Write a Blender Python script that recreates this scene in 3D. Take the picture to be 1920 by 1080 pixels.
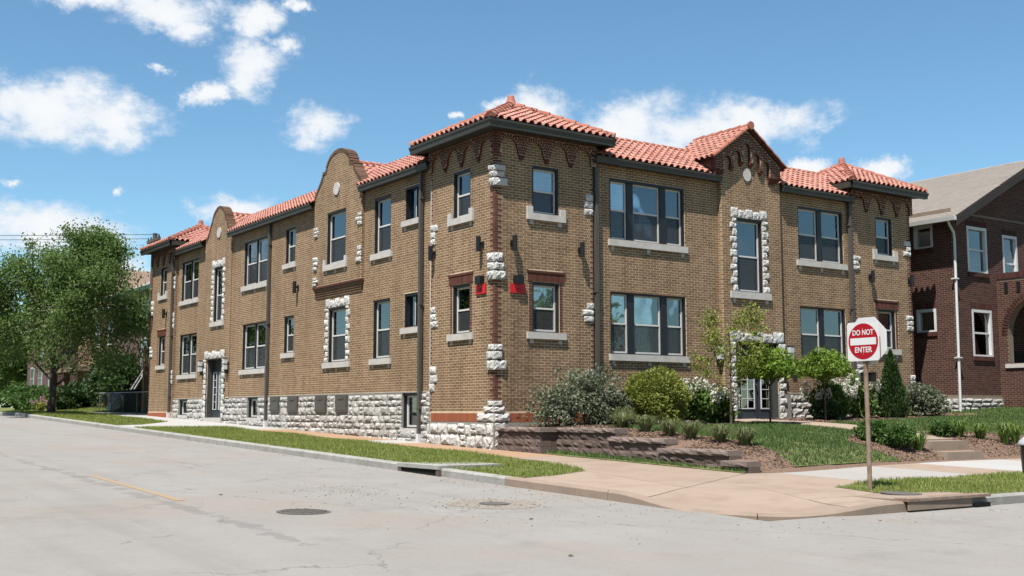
import bpy, bmesh, math, random
import numpy as np
from math import sin, cos, pi, radians, sqrt, atan2
from mathutils import Vector, Matrix
from mathutils.geometry import tessellate_polygon
random.seed(7); RNG = np.random.default_rng(11)
for o in list(bpy.data.objects): bpy.data.objects.remove(o, do_unlink=True)
SC = bpy.context.scene
COL = SC.collection
# ------------------------------------------------------------------ camera
CAM = Vector((-15.292, -22.9773, 0.85)); PITCH = radians(6.199); YAW = radians(34.5154); FPX = 2143.76
cd = bpy.data.cameras.new('camera'); cam = bpy.data.objects.new('camera', cd); COL.objects.link(cam)
cd.sensor_fit = 'HORIZONTAL'; cd.sensor_width = 36; cd.lens = FPX / 1920 * 36; cd.clip_start = .1; cd.clip_end = 3000
cam.location = CAM; cam.rotation_euler = (pi / 2 + PITCH, 0, -YAW)
SC.camera = cam
# ------------------------------------------------------------------ sun, sky, exposure
SUNV = Vector((.43, .257, -1.0)).normalized()          # direction the light travels
sd = bpy.data.lights.new('sun', 'SUN'); sun = bpy.data.objects.new('sun', sd); COL.objects.link(sun)
sd.energy = 5.0; sd.angle = radians(.53); sd.color = (1, .955, .89)
sun.rotation_euler = SUNV.to_track_quat('-Z', 'Y').to_euler(); sun.location = (-20, -20, 40)
SC.view_settings.view_transform = 'Standard'; SC.view_settings.look = 'None'
SC.view_settings.gamma = 1; SC.view_settings.use_curve_mapping = False; SC.view_settings.exposure = 1.05
SC.render.engine = 'CYCLES'
SC.render.resolution_x = 1024; SC.render.resolution_y = 576
W = bpy.data.worlds.new('World'); SC.world = W; W.use_nodes = True
def ray_dir(u, v):
    fw = Vector((sin(YAW) * cos(PITCH), cos(YAW) * cos(PITCH), sin(PITCH))); rt = Vector((cos(YAW), -sin(YAW), 0)); up = rt.cross(fw)
    return (fw + rt * (u - 960) / FPX + up * (540 - v) / FPX).normalized()
def build_world():
    nt = W.node_tree; N = nt.nodes; Lk = nt.links; N.clear()
    def nd(t, **k):
        n = N.new(t)
        for a, b in k.items(): setattr(n, a, b)
        return n
    def mth(op, a, b=None, c=None):
        n = nd('ShaderNodeMath', operation=op)
        for i, x in enumerate((a, b, c)):
            if x is None: continue
            if isinstance(x, (int, float)): n.inputs[i].default_value = x
            else: Lk.new(x, n.inputs[i])
        return n.outputs[0]
    sky = nd('ShaderNodeTexSky', sky_type='NISHITA'); sky.sun_disc = False
    sky.sun_elevation = math.asin(-SUNV.z); sky.sun_rotation = atan2(-SUNV.x, -SUNV.y)
    sky.air_density = 1.0; sky.dust_density = 0.0; sky.ozone_density = 3.5; sky.altitude = 0
    bg = nd('ShaderNodeBackground'); bg.inputs[1].default_value = .072
    tint = nd('ShaderNodeVectorMath', operation='MULTIPLY'); tint.inputs[1].default_value = (.80, 1.0, .99); Lk.new(sky.outputs[0], tint.inputs[0]); Lk.new(tint.outputs[0], bg.inputs[0])
    tc = nd('ShaderNodeTexCoord'); sep = nd('ShaderNodeSeparateXYZ'); Lk.new(tc.outputs['Generated'], sep.inputs[0])
    az = mth('ARCTAN2', sep.outputs[0], sep.outputs[1]); el = mth('ARCSINE', sep.outputs[2])
    def noise(sc, det, rough=.6):
        n = nd('ShaderNodeTexNoise'); n.inputs['Scale'].default_value = sc; n.inputs['Detail'].default_value = det; n.inputs['Roughness'].default_value = rough
        mp = nd('ShaderNodeMapping'); mp.inputs['Scale'].default_value = (1, 1, 1.7); Lk.new(tc.outputs['Generated'], mp.inputs[0]); Lk.new(mp.outputs[0], n.inputs[0])
        return n.outputs['Fac']
    fine = noise(17, 10, .68); mid = noise(5.5, 5, .55)
    # clouds of the day: centre (direction), half width and half height in radians
    px = [(95, 205, 165, 72), (20, 190, 110, 55), (200, 225, 75, 55), (320, 18, 125, 42), (180, -5, 90, 30), (345, 55, 55, 38), (470, 45, 62, 45), (475, 125, 78, 46), (540, 88, 45, 26), (590, 240, 82, 44),
          (385, 160, 30, 24), (300, 125, 26, 13), (550, 14, 28, 16), (60, 432, 160, 66), (165, 440, 110, 55), (190, 500, 120, 40), (440, 392, 90, 34), (1000, 206, 92, 46), (940, 195, 40, 22),
          (1150, 240, 110, 62), (1300, 232, 145, 78), (1430, 228, 130, 52), (1250, 270, 150, 50), (1500, 318, 60, 22), (1655, 318, 55, 25), (860, 210, 20, 12), (205, 362, 22, 14), (20, 354, 28, 11)]
    wn = nd('ShaderNodeTexNoise'); wn.inputs['Scale'].default_value = 14; wn.inputs['Detail'].default_value = 7; wn.inputs['Roughness'].default_value = .68; Lk.new(tc.outputs['Generated'], wn.inputs[0])
    ws = nd('ShaderNodeSeparateColor'); Lk.new(wn.outputs['Color'], ws.inputs[0])
    azw = mth('MULTIPLY_ADD', mth('SUBTRACT', ws.outputs[0], .5), .085, az); elw = mth('MULTIPLY_ADD', mth('SUBTRACT', ws.outputs[1], .5), .05, el)
    fld = None
    for (u, v, rx, ry) in px:
        d = ray_dir(u, v); a = atan2(d.x, d.y); e = math.asin(d.z)
        ra = rx / FPX / cos(e); re = ry / FPX
        dx = mth('MULTIPLY', mth('SUBTRACT', azw, a), 1 / ra); dy = mth('MULTIPLY', mth('SUBTRACT', elw, e), 1 / re)
        r = mth('SQRT', mth('MULTIPLY_ADD', dx, dx, mth('MULTIPLY', dy, dy)))
        b = mth('SUBTRACT', 1.0, r)
        fld = b if fld is None else mth('SMOOTH_MAX', fld, b, .25)
    # the same fair-weather clouds go on over the rest of the sky
    dz = mth('ABSOLUTE', mth('SUBTRACT', az, YAW))
    out = mth('GREATER_THAN', mth('MAXIMUM', mth('MULTIPLY', dz, 1 / .50), mth('MULTIPLY', el, 1 / .42)), 1.0)
    low = noise(2.3, 3, .5)
    gen = mth('MULTIPLY', mth('SUBTRACT', low, .585), 9.0)
    gen = mth('SUBTRACT', mth('MULTIPLY', gen, out), mth('MULTIPLY', mth('SUBTRACT', 1.0, out), 3.0))
    fld = mth('MAXIMUM', fld, gen)
    fld = mth('MAXIMUM', fld, -1.6)
    dn = mth('ADD', mth('MULTIPLY', mth('SUBTRACT', fine, .5), 2.1), mth('MULTIPLY', mth('SUBTRACT', mid, .5), 1.5))
    dens = mth('ADD', fld, dn)
    ss = nd('ShaderNodeMapRange', interpolation_type='SMOOTHSTEP'); ss.inputs[1].default_value = -.05; ss.inputs[2].default_value = .75; Lk.new(dens, ss.inputs[0])
    mask = mth('MULTIPLY', ss.outputs[0], .97)
    cr = nd('ShaderNodeValToRGB'); Lk.new(mth('MULTIPLY_ADD', dens, .45, mth('MULTIPLY', mid, .35)), cr.inputs[0])
    cr.color_ramp.elements[0].color = (.62, .74, .88, 1); cr.color_ramp.elements[1].color = (.93, .945, .96, 1); cr.color_ramp.elements[1].position = .6
    cb = nd('ShaderNodeBackground'); cb.inputs[1].default_value = .5; Lk.new(cr.outputs[0], cb.inputs[0])
    mx = nd('ShaderNodeMixShader'); Lk.new(mask, mx.inputs[0]); Lk.new(bg.outputs[0], mx.inputs[1]); Lk.new(cb.outputs[0], mx.inputs[2])
    o = nd('ShaderNodeOutputWorld'); Lk.new(mx.outputs[0], o.inputs[0])
    W.cycles.sampling_method = 'MANUAL'; W.cycles.sample_map_resolution = 512
build_world()

# ------------------------------------------------------------------ helpers: objects
def link(o, parent=None):
    COL.objects.link(o)
    if parent is not None: o.parent = parent
    return o
def tag(o, label=None, cat=None, group=None, kind=None):
    if label: o['label'] = label
    if cat: o['category'] = cat
    if group: o['group'] = group
    if kind: o['kind'] = kind
    return o
def thing(name, label, cat, loc=(0, 0, 0), group=None, rz=0):
    o = bpy.data.objects.new(name, None); o.location = loc; o.rotation_euler = (0, 0, rz); o.empty_display_size = .2
    link(o); return tag(o, label, cat, group)
def inst(name, me, parent, loc=(0, 0, 0), rot=None, scale=None, mw=None):
    o = bpy.data.objects.new(name, me)
    if mw is not None: o.matrix_local = mw
    else:
        o.location = loc
        if rot is not None: o.rotation_euler = rot
        if scale is not None: o.scale = scale
    return link(o, parent)
class MB:
    def __init__(s): s.v = []; s.f = []; s.mi = []
    def face(s, pts, m=0):
        b = len(s.v); s.v.extend([tuple(p) for p in pts]); s.f.append(tuple(range(b, b + len(pts)))); s.mi.append(m); return s
    def hexa(s, P, m=0, skip=()):
        b = len(s.v); s.v.extend([tuple(p) for p in P])
        for k, q in enumerate(((0, 3, 2, 1), (4, 5, 6, 7), (0, 1, 5, 4), (1, 2, 6, 5), (2, 3, 7, 6), (3, 0, 4, 7))):
            if k in skip: continue
            s.f.append(tuple(b + i for i in q)); s.mi.append(m)
        return s
    def box(s, x0, x1, y0, y1, z0, z1, m=0):
        return s.hexa([(x0, y0, z0), (x1, y0, z0), (x1, y1, z0), (x0, y1, z0), (x0, y0, z1), (x1, y0, z1), (x1, y1, z1), (x0, y1, z1)], m)
    def tube(s, pts, rad, n=8, cap=True, m=0):
        pts = [Vector(p) for p in pts]
        if not hasattr(rad, '__len__'): rad = [rad] * len(pts)
        prev = None; rings = []
        for i, p in enumerate(pts):
            t = (pts[min(i + 1, len(pts) - 1)] - pts[max(i - 1, 0)])
            if t.length < 1e-9: t = Vector((0, 0, 1))
            t.normalize()
            if prev is None:
                a = Vector((1, 0, 0)) if abs(t.x) < .8 else Vector((0, 1, 0)); e1 = (a - t * a.dot(t)).normalized()
            else:
                e1 = prev - t * prev.dot(t)
                e1 = e1.normalized() if e1.length > 1e-6 else prev
            prev = e1; e2 = t.cross(e1); b = len(s.v); rings.append(b)
            for k in range(n):
                q = p + (e1 * cos(2 * pi * k / n) + e2 * sin(2 * pi * k / n)) * rad[i]; s.v.append(tuple(q))
        for a, b in zip(rings, rings[1:]):
            for k in range(n): s.f.append((a + k, a + (k + 1) % n, b + (k + 1) % n, b + k)); s.mi.append(m)
        if cap:
            s.f.append(tuple(rings[0] + k for k in reversed(range(n)))); s.mi.append(m); s.f.append(tuple(rings[-1] + k for k in range(n))); s.mi.append(m)
        return s
    def lathe(s, prof, c=(0, 0, 0), n=16, m=0):
        rings = []
        for r, z in prof:
            rings.append(len(s.v))
            for k in range(n): s.v.append((c[0] + r * cos(2 * pi * k / n), c[1] + r * sin(2 * pi * k / n), c[2] + z))
        for a, b in zip(rings, rings[1:]):
            for k in range(n): s.f.append((a + k, a + (k + 1) % n, b + (k + 1) % n, b + k)); s.mi.append(m)
        s.f.append(tuple(rings[-1] + k for k in range(n))); s.mi.append(m); s.f.append(tuple(rings[0] + k for k in reversed(range(n)))); s.mi.append(m)
        return s
    def mesh(s, name, mats, smooth=False):
        me = bpy.data.meshes.new(name); me.from_pydata(s.v, [], s.f)
        for m in (mats if isinstance(mats, (list, tuple)) else [mats]): me.materials.append(m)
        if isinstance(mats, (list, tuple)) and len(mats) > 1: me.polygons.foreach_set('material_index', s.mi)
        if smooth: me.polygons.foreach_set('use_smooth', [True] * len(s.f))
        me.update(); return me
    def build(s, name, mats, parent=None, smooth=False):
        return link(bpy.data.objects.new(name, s.mesh(name, mats, smooth)), parent)
def np_mesh(name, V, F, mat, parent=None, smooth=False):
    V = np.asarray(V, np.float32); F = np.asarray(F, np.int32); m, k = F.shape
    me = bpy.data.meshes.new(name); me.vertices.add(len(V)); me.vertices.foreach_set('co', V.ravel())
    me.loops.add(m * k); me.loops.foreach_set('vertex_index', F.ravel()); me.polygons.add(m)
    me.polygons.foreach_set('loop_start', np.arange(0, m * k, k, dtype=np.int32))
    me.polygons.foreach_set('use_smooth', np.full(m, bool(smooth)))
    for q in (mat if isinstance(mat, (list, tuple)) else [mat]): me.materials.append(q)
    me.update(calc_edges=True); me.validate()
    return link(bpy.data.objects.new(name, me), parent)

# ------------------------------------------------------------------ helpers: materials
ALB = .625       # every surface colour below is written for exposure 0.37 and scaled to the exposure in use
def dim(c): return tuple(x * ALB for x in c)
def ramp_node(nt, stops):
    r = nt.nodes.new('ShaderNodeValToRGB'); e = r.color_ramp.elements
    while len(e) < len(stops): e.new(.5)
    for el, (p, c) in zip(e, stops): el.position = p; el.color = (*dim(c), 1)
    return r
def pm(name, cols, rough=.85, scale=3.0, detail=6, drive='noise', mixn=.25, bump=0.0, bscale=60, spec=.25, metal=0.0, trans=0.0, stain=None, sscale=.5, streak=0.0):
    m = bpy.data.materials.new(name); m.use_nodes = True; nt = m.node_tree; N = nt.nodes; Lk = nt.links
    b = N['Principled BSDF']; b.inputs['Roughness'].default_value = rough; b.inputs['Specular IOR Level'].default_value = spec; b.inputs['Metallic'].default_value = metal
    geo = N.new('ShaderNodeNewGeometry'); pos = geo.outputs['Position']
    if not isinstance(cols, list): cols = [cols]
    if len(cols) == 1: cols = [tuple(c * .86 for c in cols[0]), tuple(min(1, c * 1.12) for c in cols[0])]
    stops = [(.5 + (i / (len(cols) - 1) - .5) * (.5 if drive == 'noise' else 1), c) for i, c in enumerate(cols)]
    nz = N.new('ShaderNodeTexNoise'); nz.inputs['Scale'].default_value = scale; nz.inputs['Detail'].default_value = detail; nz.inputs['Roughness'].default_value = .62; Lk.new(pos, nz.inputs[0])
    fac = nz.outputs['Fac']
    if drive == 'island':
        oi = N.new('ShaderNodeObjectInfo'); ad = N.new('ShaderNodeMath'); ad.operation = 'ADD'; Lk.new(geo.outputs['Random Per Island'], ad.inputs[0]); Lk.new(oi.outputs['Random'], ad.inputs[1])
        fr = N.new('ShaderNodeMath'); fr.operation = 'FRACT'; Lk.new(ad.outputs[0], fr.inputs[0])
        mx = N.new('ShaderNodeMix'); mx.inputs[0].default_value = mixn; Lk.new(fr.outputs[0], mx.inputs[2]); Lk.new(fac, mx.inputs[3]); fac = mx.outputs[0]
    r = ramp_node(nt, stops); Lk.new(fac, r.inputs[0]); colout = r.outputs[0]
    if stain:
        n2 = N.new('ShaderNodeTexNoise'); n2.inputs['Scale'].default_value = sscale; n2.inputs['Detail'].default_value = 7; n2.inputs['Roughness'].default_value = .65; Lk.new(pos, n2.inputs[0])
        mr = N.new('ShaderNodeMapRange'); mr.inputs[1].default_value = .48; mr.inputs[2].default_value = .68; mr.inputs[4].default_value = stain[1]; Lk.new(n2.outputs['Fac'], mr.inputs[0])
        mc = N.new('ShaderNodeMix'); mc.data_type = 'RGBA'; Lk.new(mr.outputs[0], mc.inputs[0]); Lk.new(colout, mc.inputs[6]); mc.inputs[7].default_value = (*dim(stain[0]), 1); colout = mc.outputs[2]
    if streak:      # rain-washed vertical grime
        mp = N.new('ShaderNodeMapping'); mp.inputs['Scale'].default_value = (3.2, 3.2, .22); Lk.new(pos, mp.inputs[0])
        n4 = N.new('ShaderNodeTexNoise'); n4.inputs['Scale'].default_value = 1.0; n4.inputs['Detail'].default_value = 6; n4.inputs['Roughness'].default_value = .7; Lk.new(mp.outputs[0], n4.inputs[0])
        m4 = N.new('ShaderNodeMapRange'); m4.inputs[1].default_value = .42; m4.inputs[2].default_value = .72; m4.inputs[3].default_value = 1.06; m4.inputs[4].default_value = 1 - streak; Lk.new(n4.outputs['Fac'], m4.inputs[0])
        vm = N.new('ShaderNodeVectorMath'); vm.operation = 'SCALE'; Lk.new(colout, vm.inputs[0]); Lk.new(m4.outputs[0], vm.inputs['Scale']); colout = vm.outputs[0]
    Lk.new(colout, b.inputs['Base Color'])
    if bump:
        n3 = N.new('ShaderNodeTexNoise'); n3.inputs['Scale'].default_value = bscale; n3.inputs['Detail'].default_value = 4; Lk.new(pos, n3.inputs[0])
        bp = N.new('ShaderNodeBump'); bp.inputs['Strength'].default_value = 1.0; bp.inputs['Distance'].default_value = bump; Lk.new(n3.outputs['Fac'], bp.inputs['Height']); Lk.new(bp.outputs[0], b.inputs['Normal'])
    if trans:
        t = N.new('ShaderNodeBsdfTranslucent'); Lk.new(colout, t.inputs[0]); ms = N.new('ShaderNodeMixShader'); ms.inputs[0].default_value = trans
        Lk.new(b.outputs[0], ms.inputs[1]); Lk.new(t.outputs[0], ms.inputs[2]); Lk.new(ms.outputs[0], N['Material Output'].inputs[0])
    return m
def glass_mat(name, tint, refl):
    m = bpy.data.materials.new(name); m.use_nodes = True; nt = m.node_tree; N = nt.nodes; Lk = nt.links; N.remove(N['Principled BSDF'])
    t = N.new('ShaderNodeBsdfTransparent'); t.inputs[0].default_value = (*tint, 1)
    g = N.new('ShaderNodeBsdfGlossy'); g.inputs['Roughness'].default_value = .015; g.inputs[0].default_value = (.9, .93, .95, 1)
    geo = N.new('ShaderNodeNewGeometry'); nz = N.new('ShaderNodeTexNoise'); nz.inputs['Scale'].default_value = 1.3; nz.inputs['Detail'].default_value = 1; Lk.new(geo.outputs['Position'], nz.inputs[0])
    bp = N.new('ShaderNodeBump'); bp.inputs['Distance'].default_value = .005; bp.inputs['Strength'].default_value = .6; Lk.new(nz.outputs['Fac'], bp.inputs['Height']); Lk.new(bp.outputs[0], g.inputs['Normal'])
    f = N.new('ShaderNodeFresnel'); f.inputs[0].default_value = 1.5; a = N.new('ShaderNodeMath'); a.operation = 'ADD'; a.inputs[1].default_value = refl; a.use_clamp = True; Lk.new(f.outputs[0], a.inputs[0])
    ms = N.new('ShaderNodeMixShader'); Lk.new(a.outputs[0], ms.inputs[0]); Lk.new(t.outputs[0], ms.inputs[1]); Lk.new(g.outputs[0], ms.inputs[2]); Lk.new(ms.outputs[0], N['Material Output'].inputs[0])
    return m
def screen_mat():
    m = bpy.data.materials.new('insect_screen'); m.use_nodes = True; nt = m.node_tree; N = nt.nodes
    t = N.new('ShaderNodeBsdfTransparent'); ms = N.new('ShaderNodeMixShader'); ms.inputs[0].default_value = .62
    N['Principled BSDF'].inputs['Base Color'].default_value = (.026, .028, .03, 1); N['Principled BSDF'].inputs['Roughness'].default_value = .7
    nt.links.new(t.outputs[0], ms.inputs[1]); nt.links.new(N['Principled BSDF'].outputs[0], ms.inputs[2]); nt.links.new(ms.outputs[0], N['Material Output'].inputs[0]); return m
def blind_mat():
    m = pm('window_blind', [(1.0, 1.02, 1.0), (1.12, 1.14, 1.12)], rough=.6)
    nt = m.node_tree; N = nt.nodes; geo = N.new('ShaderNodeNewGeometry'); wv = N.new('ShaderNodeTexWave'); wv.bands_direction = 'Z'; wv.inputs['Scale'].default_value = 6.3; nt.links.new(geo.outputs['Position'], wv.inputs[0])
    bp = N.new('ShaderNodeBump'); bp.inputs['Distance'].default_value = .02; nt.links.new(wv.outputs['Fac'], bp.inputs['Height']); nt.links.new(bp.outputs[0], N['Principled BSDF'].inputs['Normal']); return m
def road_mat():
    m = pm('worn_road', [(.30, .287, .268), (.355, .34, .318)], rough=.93, scale=.9, detail=9, bump=.006, bscale=120, stain=((.33, .285, .245), .7), sscale=.3, spec=.15)
    nt = m.node_tree; N = nt.nodes; Lk = nt.links; b = N['Principled BSDF']; src = b.inputs['Base Color'].links[0].from_socket
    geo = N.new('ShaderNodeNewGeometry'); pos = geo.outputs['Position']
    def mth(op, a, b_=None, c=None):
        n = N.new('ShaderNodeMath'); n.operation = op
        for i, x in enumerate((a, b_, c)):
            if x is None: continue
            if isinstance(x, (int, float)): n.inputs[i].default_value = x
            else: Lk.new(x, n.inputs[i])
        return n.outputs[0]
    def noise(sc, det, vec=pos, rough=.6):
        n = N.new('ShaderNodeTexNoise'); n.inputs['Scale'].default_value = sc; n.inputs['Detail'].default_value = det; n.inputs['Roughness'].default_value = rough; Lk.new(vec, n.inputs[0]); return n
    def blend(fac, col):
        nonlocal src
        mc = N.new('ShaderNodeMix'); mc.data_type = 'RGBA'; Lk.new(fac, mc.inputs[0]); Lk.new(src, mc.inputs[6]); mc.inputs[7].default_value = (*dim(col), 1); src = mc.outputs[2]
    sp = noise(170, 2); mr = N.new('ShaderNodeMapRange'); mr.inputs[1].default_value = .56; mr.inputs[2].default_value = .75; mr.inputs[4].default_value = .45; Lk.new(sp.outputs['Fac'], mr.inputs[0]); blend(mr.outputs[0], (.17, .165, .16))
    sp2 = noise(60, 3); mr2 = N.new('ShaderNodeMapRange'); mr2.inputs[1].default_value = .52; mr2.inputs[2].default_value = .7; mr2.inputs[4].default_value = .35; Lk.new(sp2.outputs['Fac'], mr2.inputs[0]); blend(mr2.outputs[0], (.36, .345, .325))
    dk_ = noise(1.1, 8, rough=.72); mr3 = N.new('ShaderNodeMapRange'); mr3.inputs[1].default_value = .54; mr3.inputs[2].default_value = .74; mr3.inputs[4].default_value = .5; Lk.new(dk_.outputs['Fac'], mr3.inputs[0]); blend(mr3.outputs[0], (.2, .19, .178))
    # hairline cracks
    wob = noise(.8, 6); mp = N.new('ShaderNodeVectorMath'); mp.operation = 'MULTIPLY_ADD'; mp.inputs[1].default_value = (1.6, 1.6, 0); Lk.new(wob.outputs['Color'], mp.inputs[0]); Lk.new(pos, mp.inputs[2])
    vo = N.new('ShaderNodeTexVoronoi'); vo.feature = 'DISTANCE_TO_EDGE'; vo.inputs['Scale'].default_value = .17; Lk.new(mp.outputs[0], vo.inputs[0])
    cut = noise(.35, 2); c1 = mth('LESS_THAN', vo.outputs['Distance'], .0019); c2 = mth('GREATER_THAN', cut.outputs['Fac'], .47); blend(mth('MULTIPLY', mth('MULTIPLY', c1, c2), .55), (.13, .115, .10))
    lm = N.new('ShaderNodeMapping'); lm.inputs['Scale'].default_value = (1.5, .045, 1); Lk.new(pos, lm.inputs[0]); ln = noise(1.0, 5, lm.outputs[0], .65); m5 = N.new('ShaderNodeMapRange'); m5.inputs[1].default_value = .5; m5.inputs[2].default_value = .72; m5.inputs[4].default_value = .42; Lk.new(ln.outputs['Fac'], m5.inputs[0]); blend(m5.outputs[0], (.23, .222, .21))
    mo = noise(22, 5, rough=.7); m6 = N.new('ShaderNodeMapRange'); m6.inputs[1].default_value = .5; m6.inputs[2].default_value = .75; m6.inputs[4].default_value = .38; Lk.new(mo.outputs['Fac'], m6.inputs[0]); blend(m6.outputs[0], (.2, .192, .182))
    # worn dark patches in the wheel line beside the centre stripe
    sx = N.new('ShaderNodeSeparateXYZ'); Lk.new(pos, sx.inputs[0])
    band = mth('MULTIPLY', mth('SUBTRACT', 1.0, mth('MINIMUM', mth('MULTIPLY', mth('ABSOLUTE', mth('ADD', sx.outputs[0], 10.22)), 3.6), 1.0)), mth('GREATER_THAN', sx.outputs[1], -12))
    pt = noise(2.2, 5, rough=.7); pa = mth('GREATER_THAN', mth('MULTIPLY_ADD', band, .22, pt.outputs['Fac']), .67); blend(mth('MULTIPLY', mth('MULTIPLY', pa, mth('GREATER_THAN', band, .02)), .42), (.17, .166, .16))
    Lk.new(src, b.inputs['Base Color']); return m
M = {}
M['brick'] = pm('tan_brick', [(.155, .092, .052), (.245, .148, .082), (.31, .192, .107), (.205, .122, .067), (.385, .252, .145)], drive='island', mixn=.25, scale=.5, rough=.9, bump=.002, bscale=90, stain=((.19, .115, .065), .45), sscale=.33, streak=.28)
M['mortar'] = pm('buff_mortar', [(.73, .56, .37), (.87, .69, .475)], scale=6, rough=.95, stain=((.56, .41, .26), .5), sscale=.33, streak=.25)
M['redbrick'] = pm('dark_red_brick', [(.085, .03, .02), (.13, .045, .03), (.17, .06, .04)], drive='island', mixn=.3, rough=.9)
M['copbrick'] = pm('coping_brick', [(.10, .055, .036), (.16, .09, .058), (.2, .12, .08)], drive='island', rough=.9)
M['orangebrick'] = pm('orange_soldier_brick', [(.32, .095, .045), (.40, .125, .06), (.27, .08, .04)], drive='island', rough=.85)
M['redmortar'] = pm('pink_mortar', [(.42, .33, .24), (.54, .43, .32)], scale=6, rough=.95)
M['stone'] = pm('pale_limestone', [(.30, .285, .26), (.50, .485, .45), (.66, .645, .615), (.74, .73, .70)], drive='island', mixn=.6, scale=9, rough=.97, bump=.022, bscale=30, stain=((.30, .265, .23), .6), sscale=3.4)
M['whitestone'] = pm('whitewashed_stone', [(.50, .485, .455), (.68, .665, .635), (.80, .79, .765)], drive='island', mixn=.6, scale=9, rough=.97, bump=.016, bscale=28, stain=((.42, .38, .34), .45), sscale=4)
M['stonemortar'] = pm('stone_mortar', [(.27, .25, .225), (.40, .375, .34)], scale=9, rough=.95, bump=.008, bscale=40)
M['sill'] = pm('cut_limestone', [(.56, .53, .49), (.68, .65, .61)], scale=5, rough=.85, stain=((.42, .38, .33), .4), sscale=3)
M['dark'] = pm('dark_window_paint', [(.012, .014, .018), (.018, .02, .026)], rough=.45, spec=.4)
M['sash'] = pm('putty_sash', [(.72, .70, .66), (.8, .78, .74)], rough=.5)
M['white'] = pm('white_paint', [(.72, .72, .71), (.8, .8, .79)], rough=.45, stain=((.6, .57, .52), .35), sscale=2)
M['glass'] = glass_mat('window_glass', (.9, .93, .93), .15)
M['screen'] = screen_mat(); M['blind'] = blind_mat(); M['blind_dark'] = pm('dark_blind', [(.10, .105, .12), (.15, .155, .17)], rough=.6)  # last one is a darker blind colour for left-facade windows
M['room'] = pm('dim_room', [(.03, .03, .032), (.05, .05, .05)])  # near-black: darkness of unlit rooms put into the colour
M['gutter'] = pm('grey_green_gutter', [(.042, .041, .031), (.055, .053, .041)], rough=.5, spec=.4, stain=((.07, .066, .055), .5), sscale=1.5)
M['pipe'] = pm('grey_brown_downpipe', [(.085, .075, .065), (.11, .098, .085)], rough=.5, spec=.4)
M['soffit'] = pm('soffit_board', (.05, .052, .045), rough=.7)
M['tile'] = pm('clay_tile', [(.40, .165, .12), (.50, .225, .17), (.55, .275, .22), (.45, .19, .14)], drive='island', mixn=.35, scale=3, rough=.85, stain=((.27, .12, .09), .5), sscale=1.6, streak=.12)
M['ridge'] = pm('clay_ridge', [(.33, .105, .065), (.43, .16, .105)], drive='island', rough=.75, stain=((.5, .28, .22), .5), sscale=2)
M['deck'] = pm('roof_underlay', (.10, .05, .035))
M['metal'] = pm('lead_flashing', [(.38, .40, .42), (.55, .57, .58)], rough=.5, scale=8)
M['black'] = pm('black_metal', [(.010, .010, .011), (.016, .016, .017)], rough=.4, spec=.4)
M['matteblack'] = pm('matte_black', [(.008, .008, .009), (.014, .014, .015)], rough=.95, spec=.05)
M['lampglass'] = pm('frosted_lamp_glass', [(.62, .64, .64), (.7, .72, .72)], rough=.35)
M['doorblue'] = pm('slate_door_paint', [(.035, .045, .06), (.045, .055, .07)], rough=.5, spec=.4)
M['doorgrey'] = pm('grey_entry_panel', [(.055, .055, .052), (.07, .07, .066)], rough=.6)
M['red'] = pm('red_enamel', [(.62, .012, .018), (.68, .016, .022)], rough=.4, spec=.4)
M['signred'] = pm('sign_red', [(.40, .006, .015), (.44, .008, .018)], rough=.45)
M['signwhite'] = pm('sign_white', [(.74, .74, .74), (.78, .78, .78)], rough=.45)
M['rust'] = pm('rusty_post', [(.16, .09, .055), (.30, .21, .15), (.36, .30, .25)], scale=7, rough=.7, spec=.4)
M['shingle'] = pm('grey_shingle', [(.25, .22, .19), (.33, .295, .26), (.29, .26, .23)], drive='island', mixn=.4, scale=2, rough=.95)
M['nbrick'] = pm('maroon_brick', [(.042, .017, .013), (.078, .029, .022), (.11, .042, .032), (.058, .022, .018)], drive='island', mixn=.3, rough=.9)
M['nmortar'] = pm('neighbour_mortar', [(.22, .165, .125), (.29, .225, .17)], scale=5, rough=.95)
M['brown'] = pm('brown_trim', [(.035, .025, .02), (.05, .036, .03)], rough=.6)
M['wallblock'] = pm('split_block', [(.075, .054, .046), (.165, .12, .102), (.32, .245, .21)], drive='island', mixn=.75, scale=34, rough=.97, bump=.022, bscale=60)
M['wallcap'] = pm('split_cap', [(.15, .112, .097), (.28, .215, .19), (.44, .355, .315)], drive='island', mixn=.8, scale=36, rough=.97, bump=.02, bscale=70)
M['walktan'] = pm('tan_concrete', [(.35, .268, .205), (.41, .322, .252)], drive='island', mixn=.6, scale=1.4, rough=.92, bump=.002, bscale=150, stain=((.27, .2, .15), .55), sscale=1.6)
M['walkorange'] = pm('aggregate_walk', [(.36, .225, .135), (.46, .305, .2)], drive='island', mixn=.7, scale=18, rough=.95, bump=.004, bscale=90)
M['walkwhite'] = pm('white_concrete', [(.42, .41, .39), (.50, .49, .47)], drive='island', mixn=.6, scale=1.4, rough=.9, stain=((.5, .47, .43), .4), sscale=1.3)
M['walkgrey'] = pm('grey_concrete', [(.36, .335, .315), (.42, .395, .37)], drive='island', mixn=.6, scale=1.4, rough=.92, stain=((.44, .40, .36), .4), sscale=1.3)
M['kerb'] = pm('old_kerb', [(.33, .32, .30), (.46, .45, .42)], scale=5, rough=.95, bump=.01, bscale=40, stain=((.22, .2, .17), .5), sscale=2)
M['kerbtan'] = pm('tan_kerb', [(.30, .225, .175), (.40, .31, .245)], scale=4, rough=.95, bump=.004, bscale=80, stain=((.22, .17, .13), .6), sscale=2)
M['iron'] = pm('cast_iron', [(.09, .082, .075), (.17, .155, .145)], scale=30, rough=.75, spec=.4, bump=.006, bscale=70)
M['hole_shade'] = pm('painted_hole_shade', (.006, .006, .006))  # near-black: the shade inside holes is put into this colour
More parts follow.
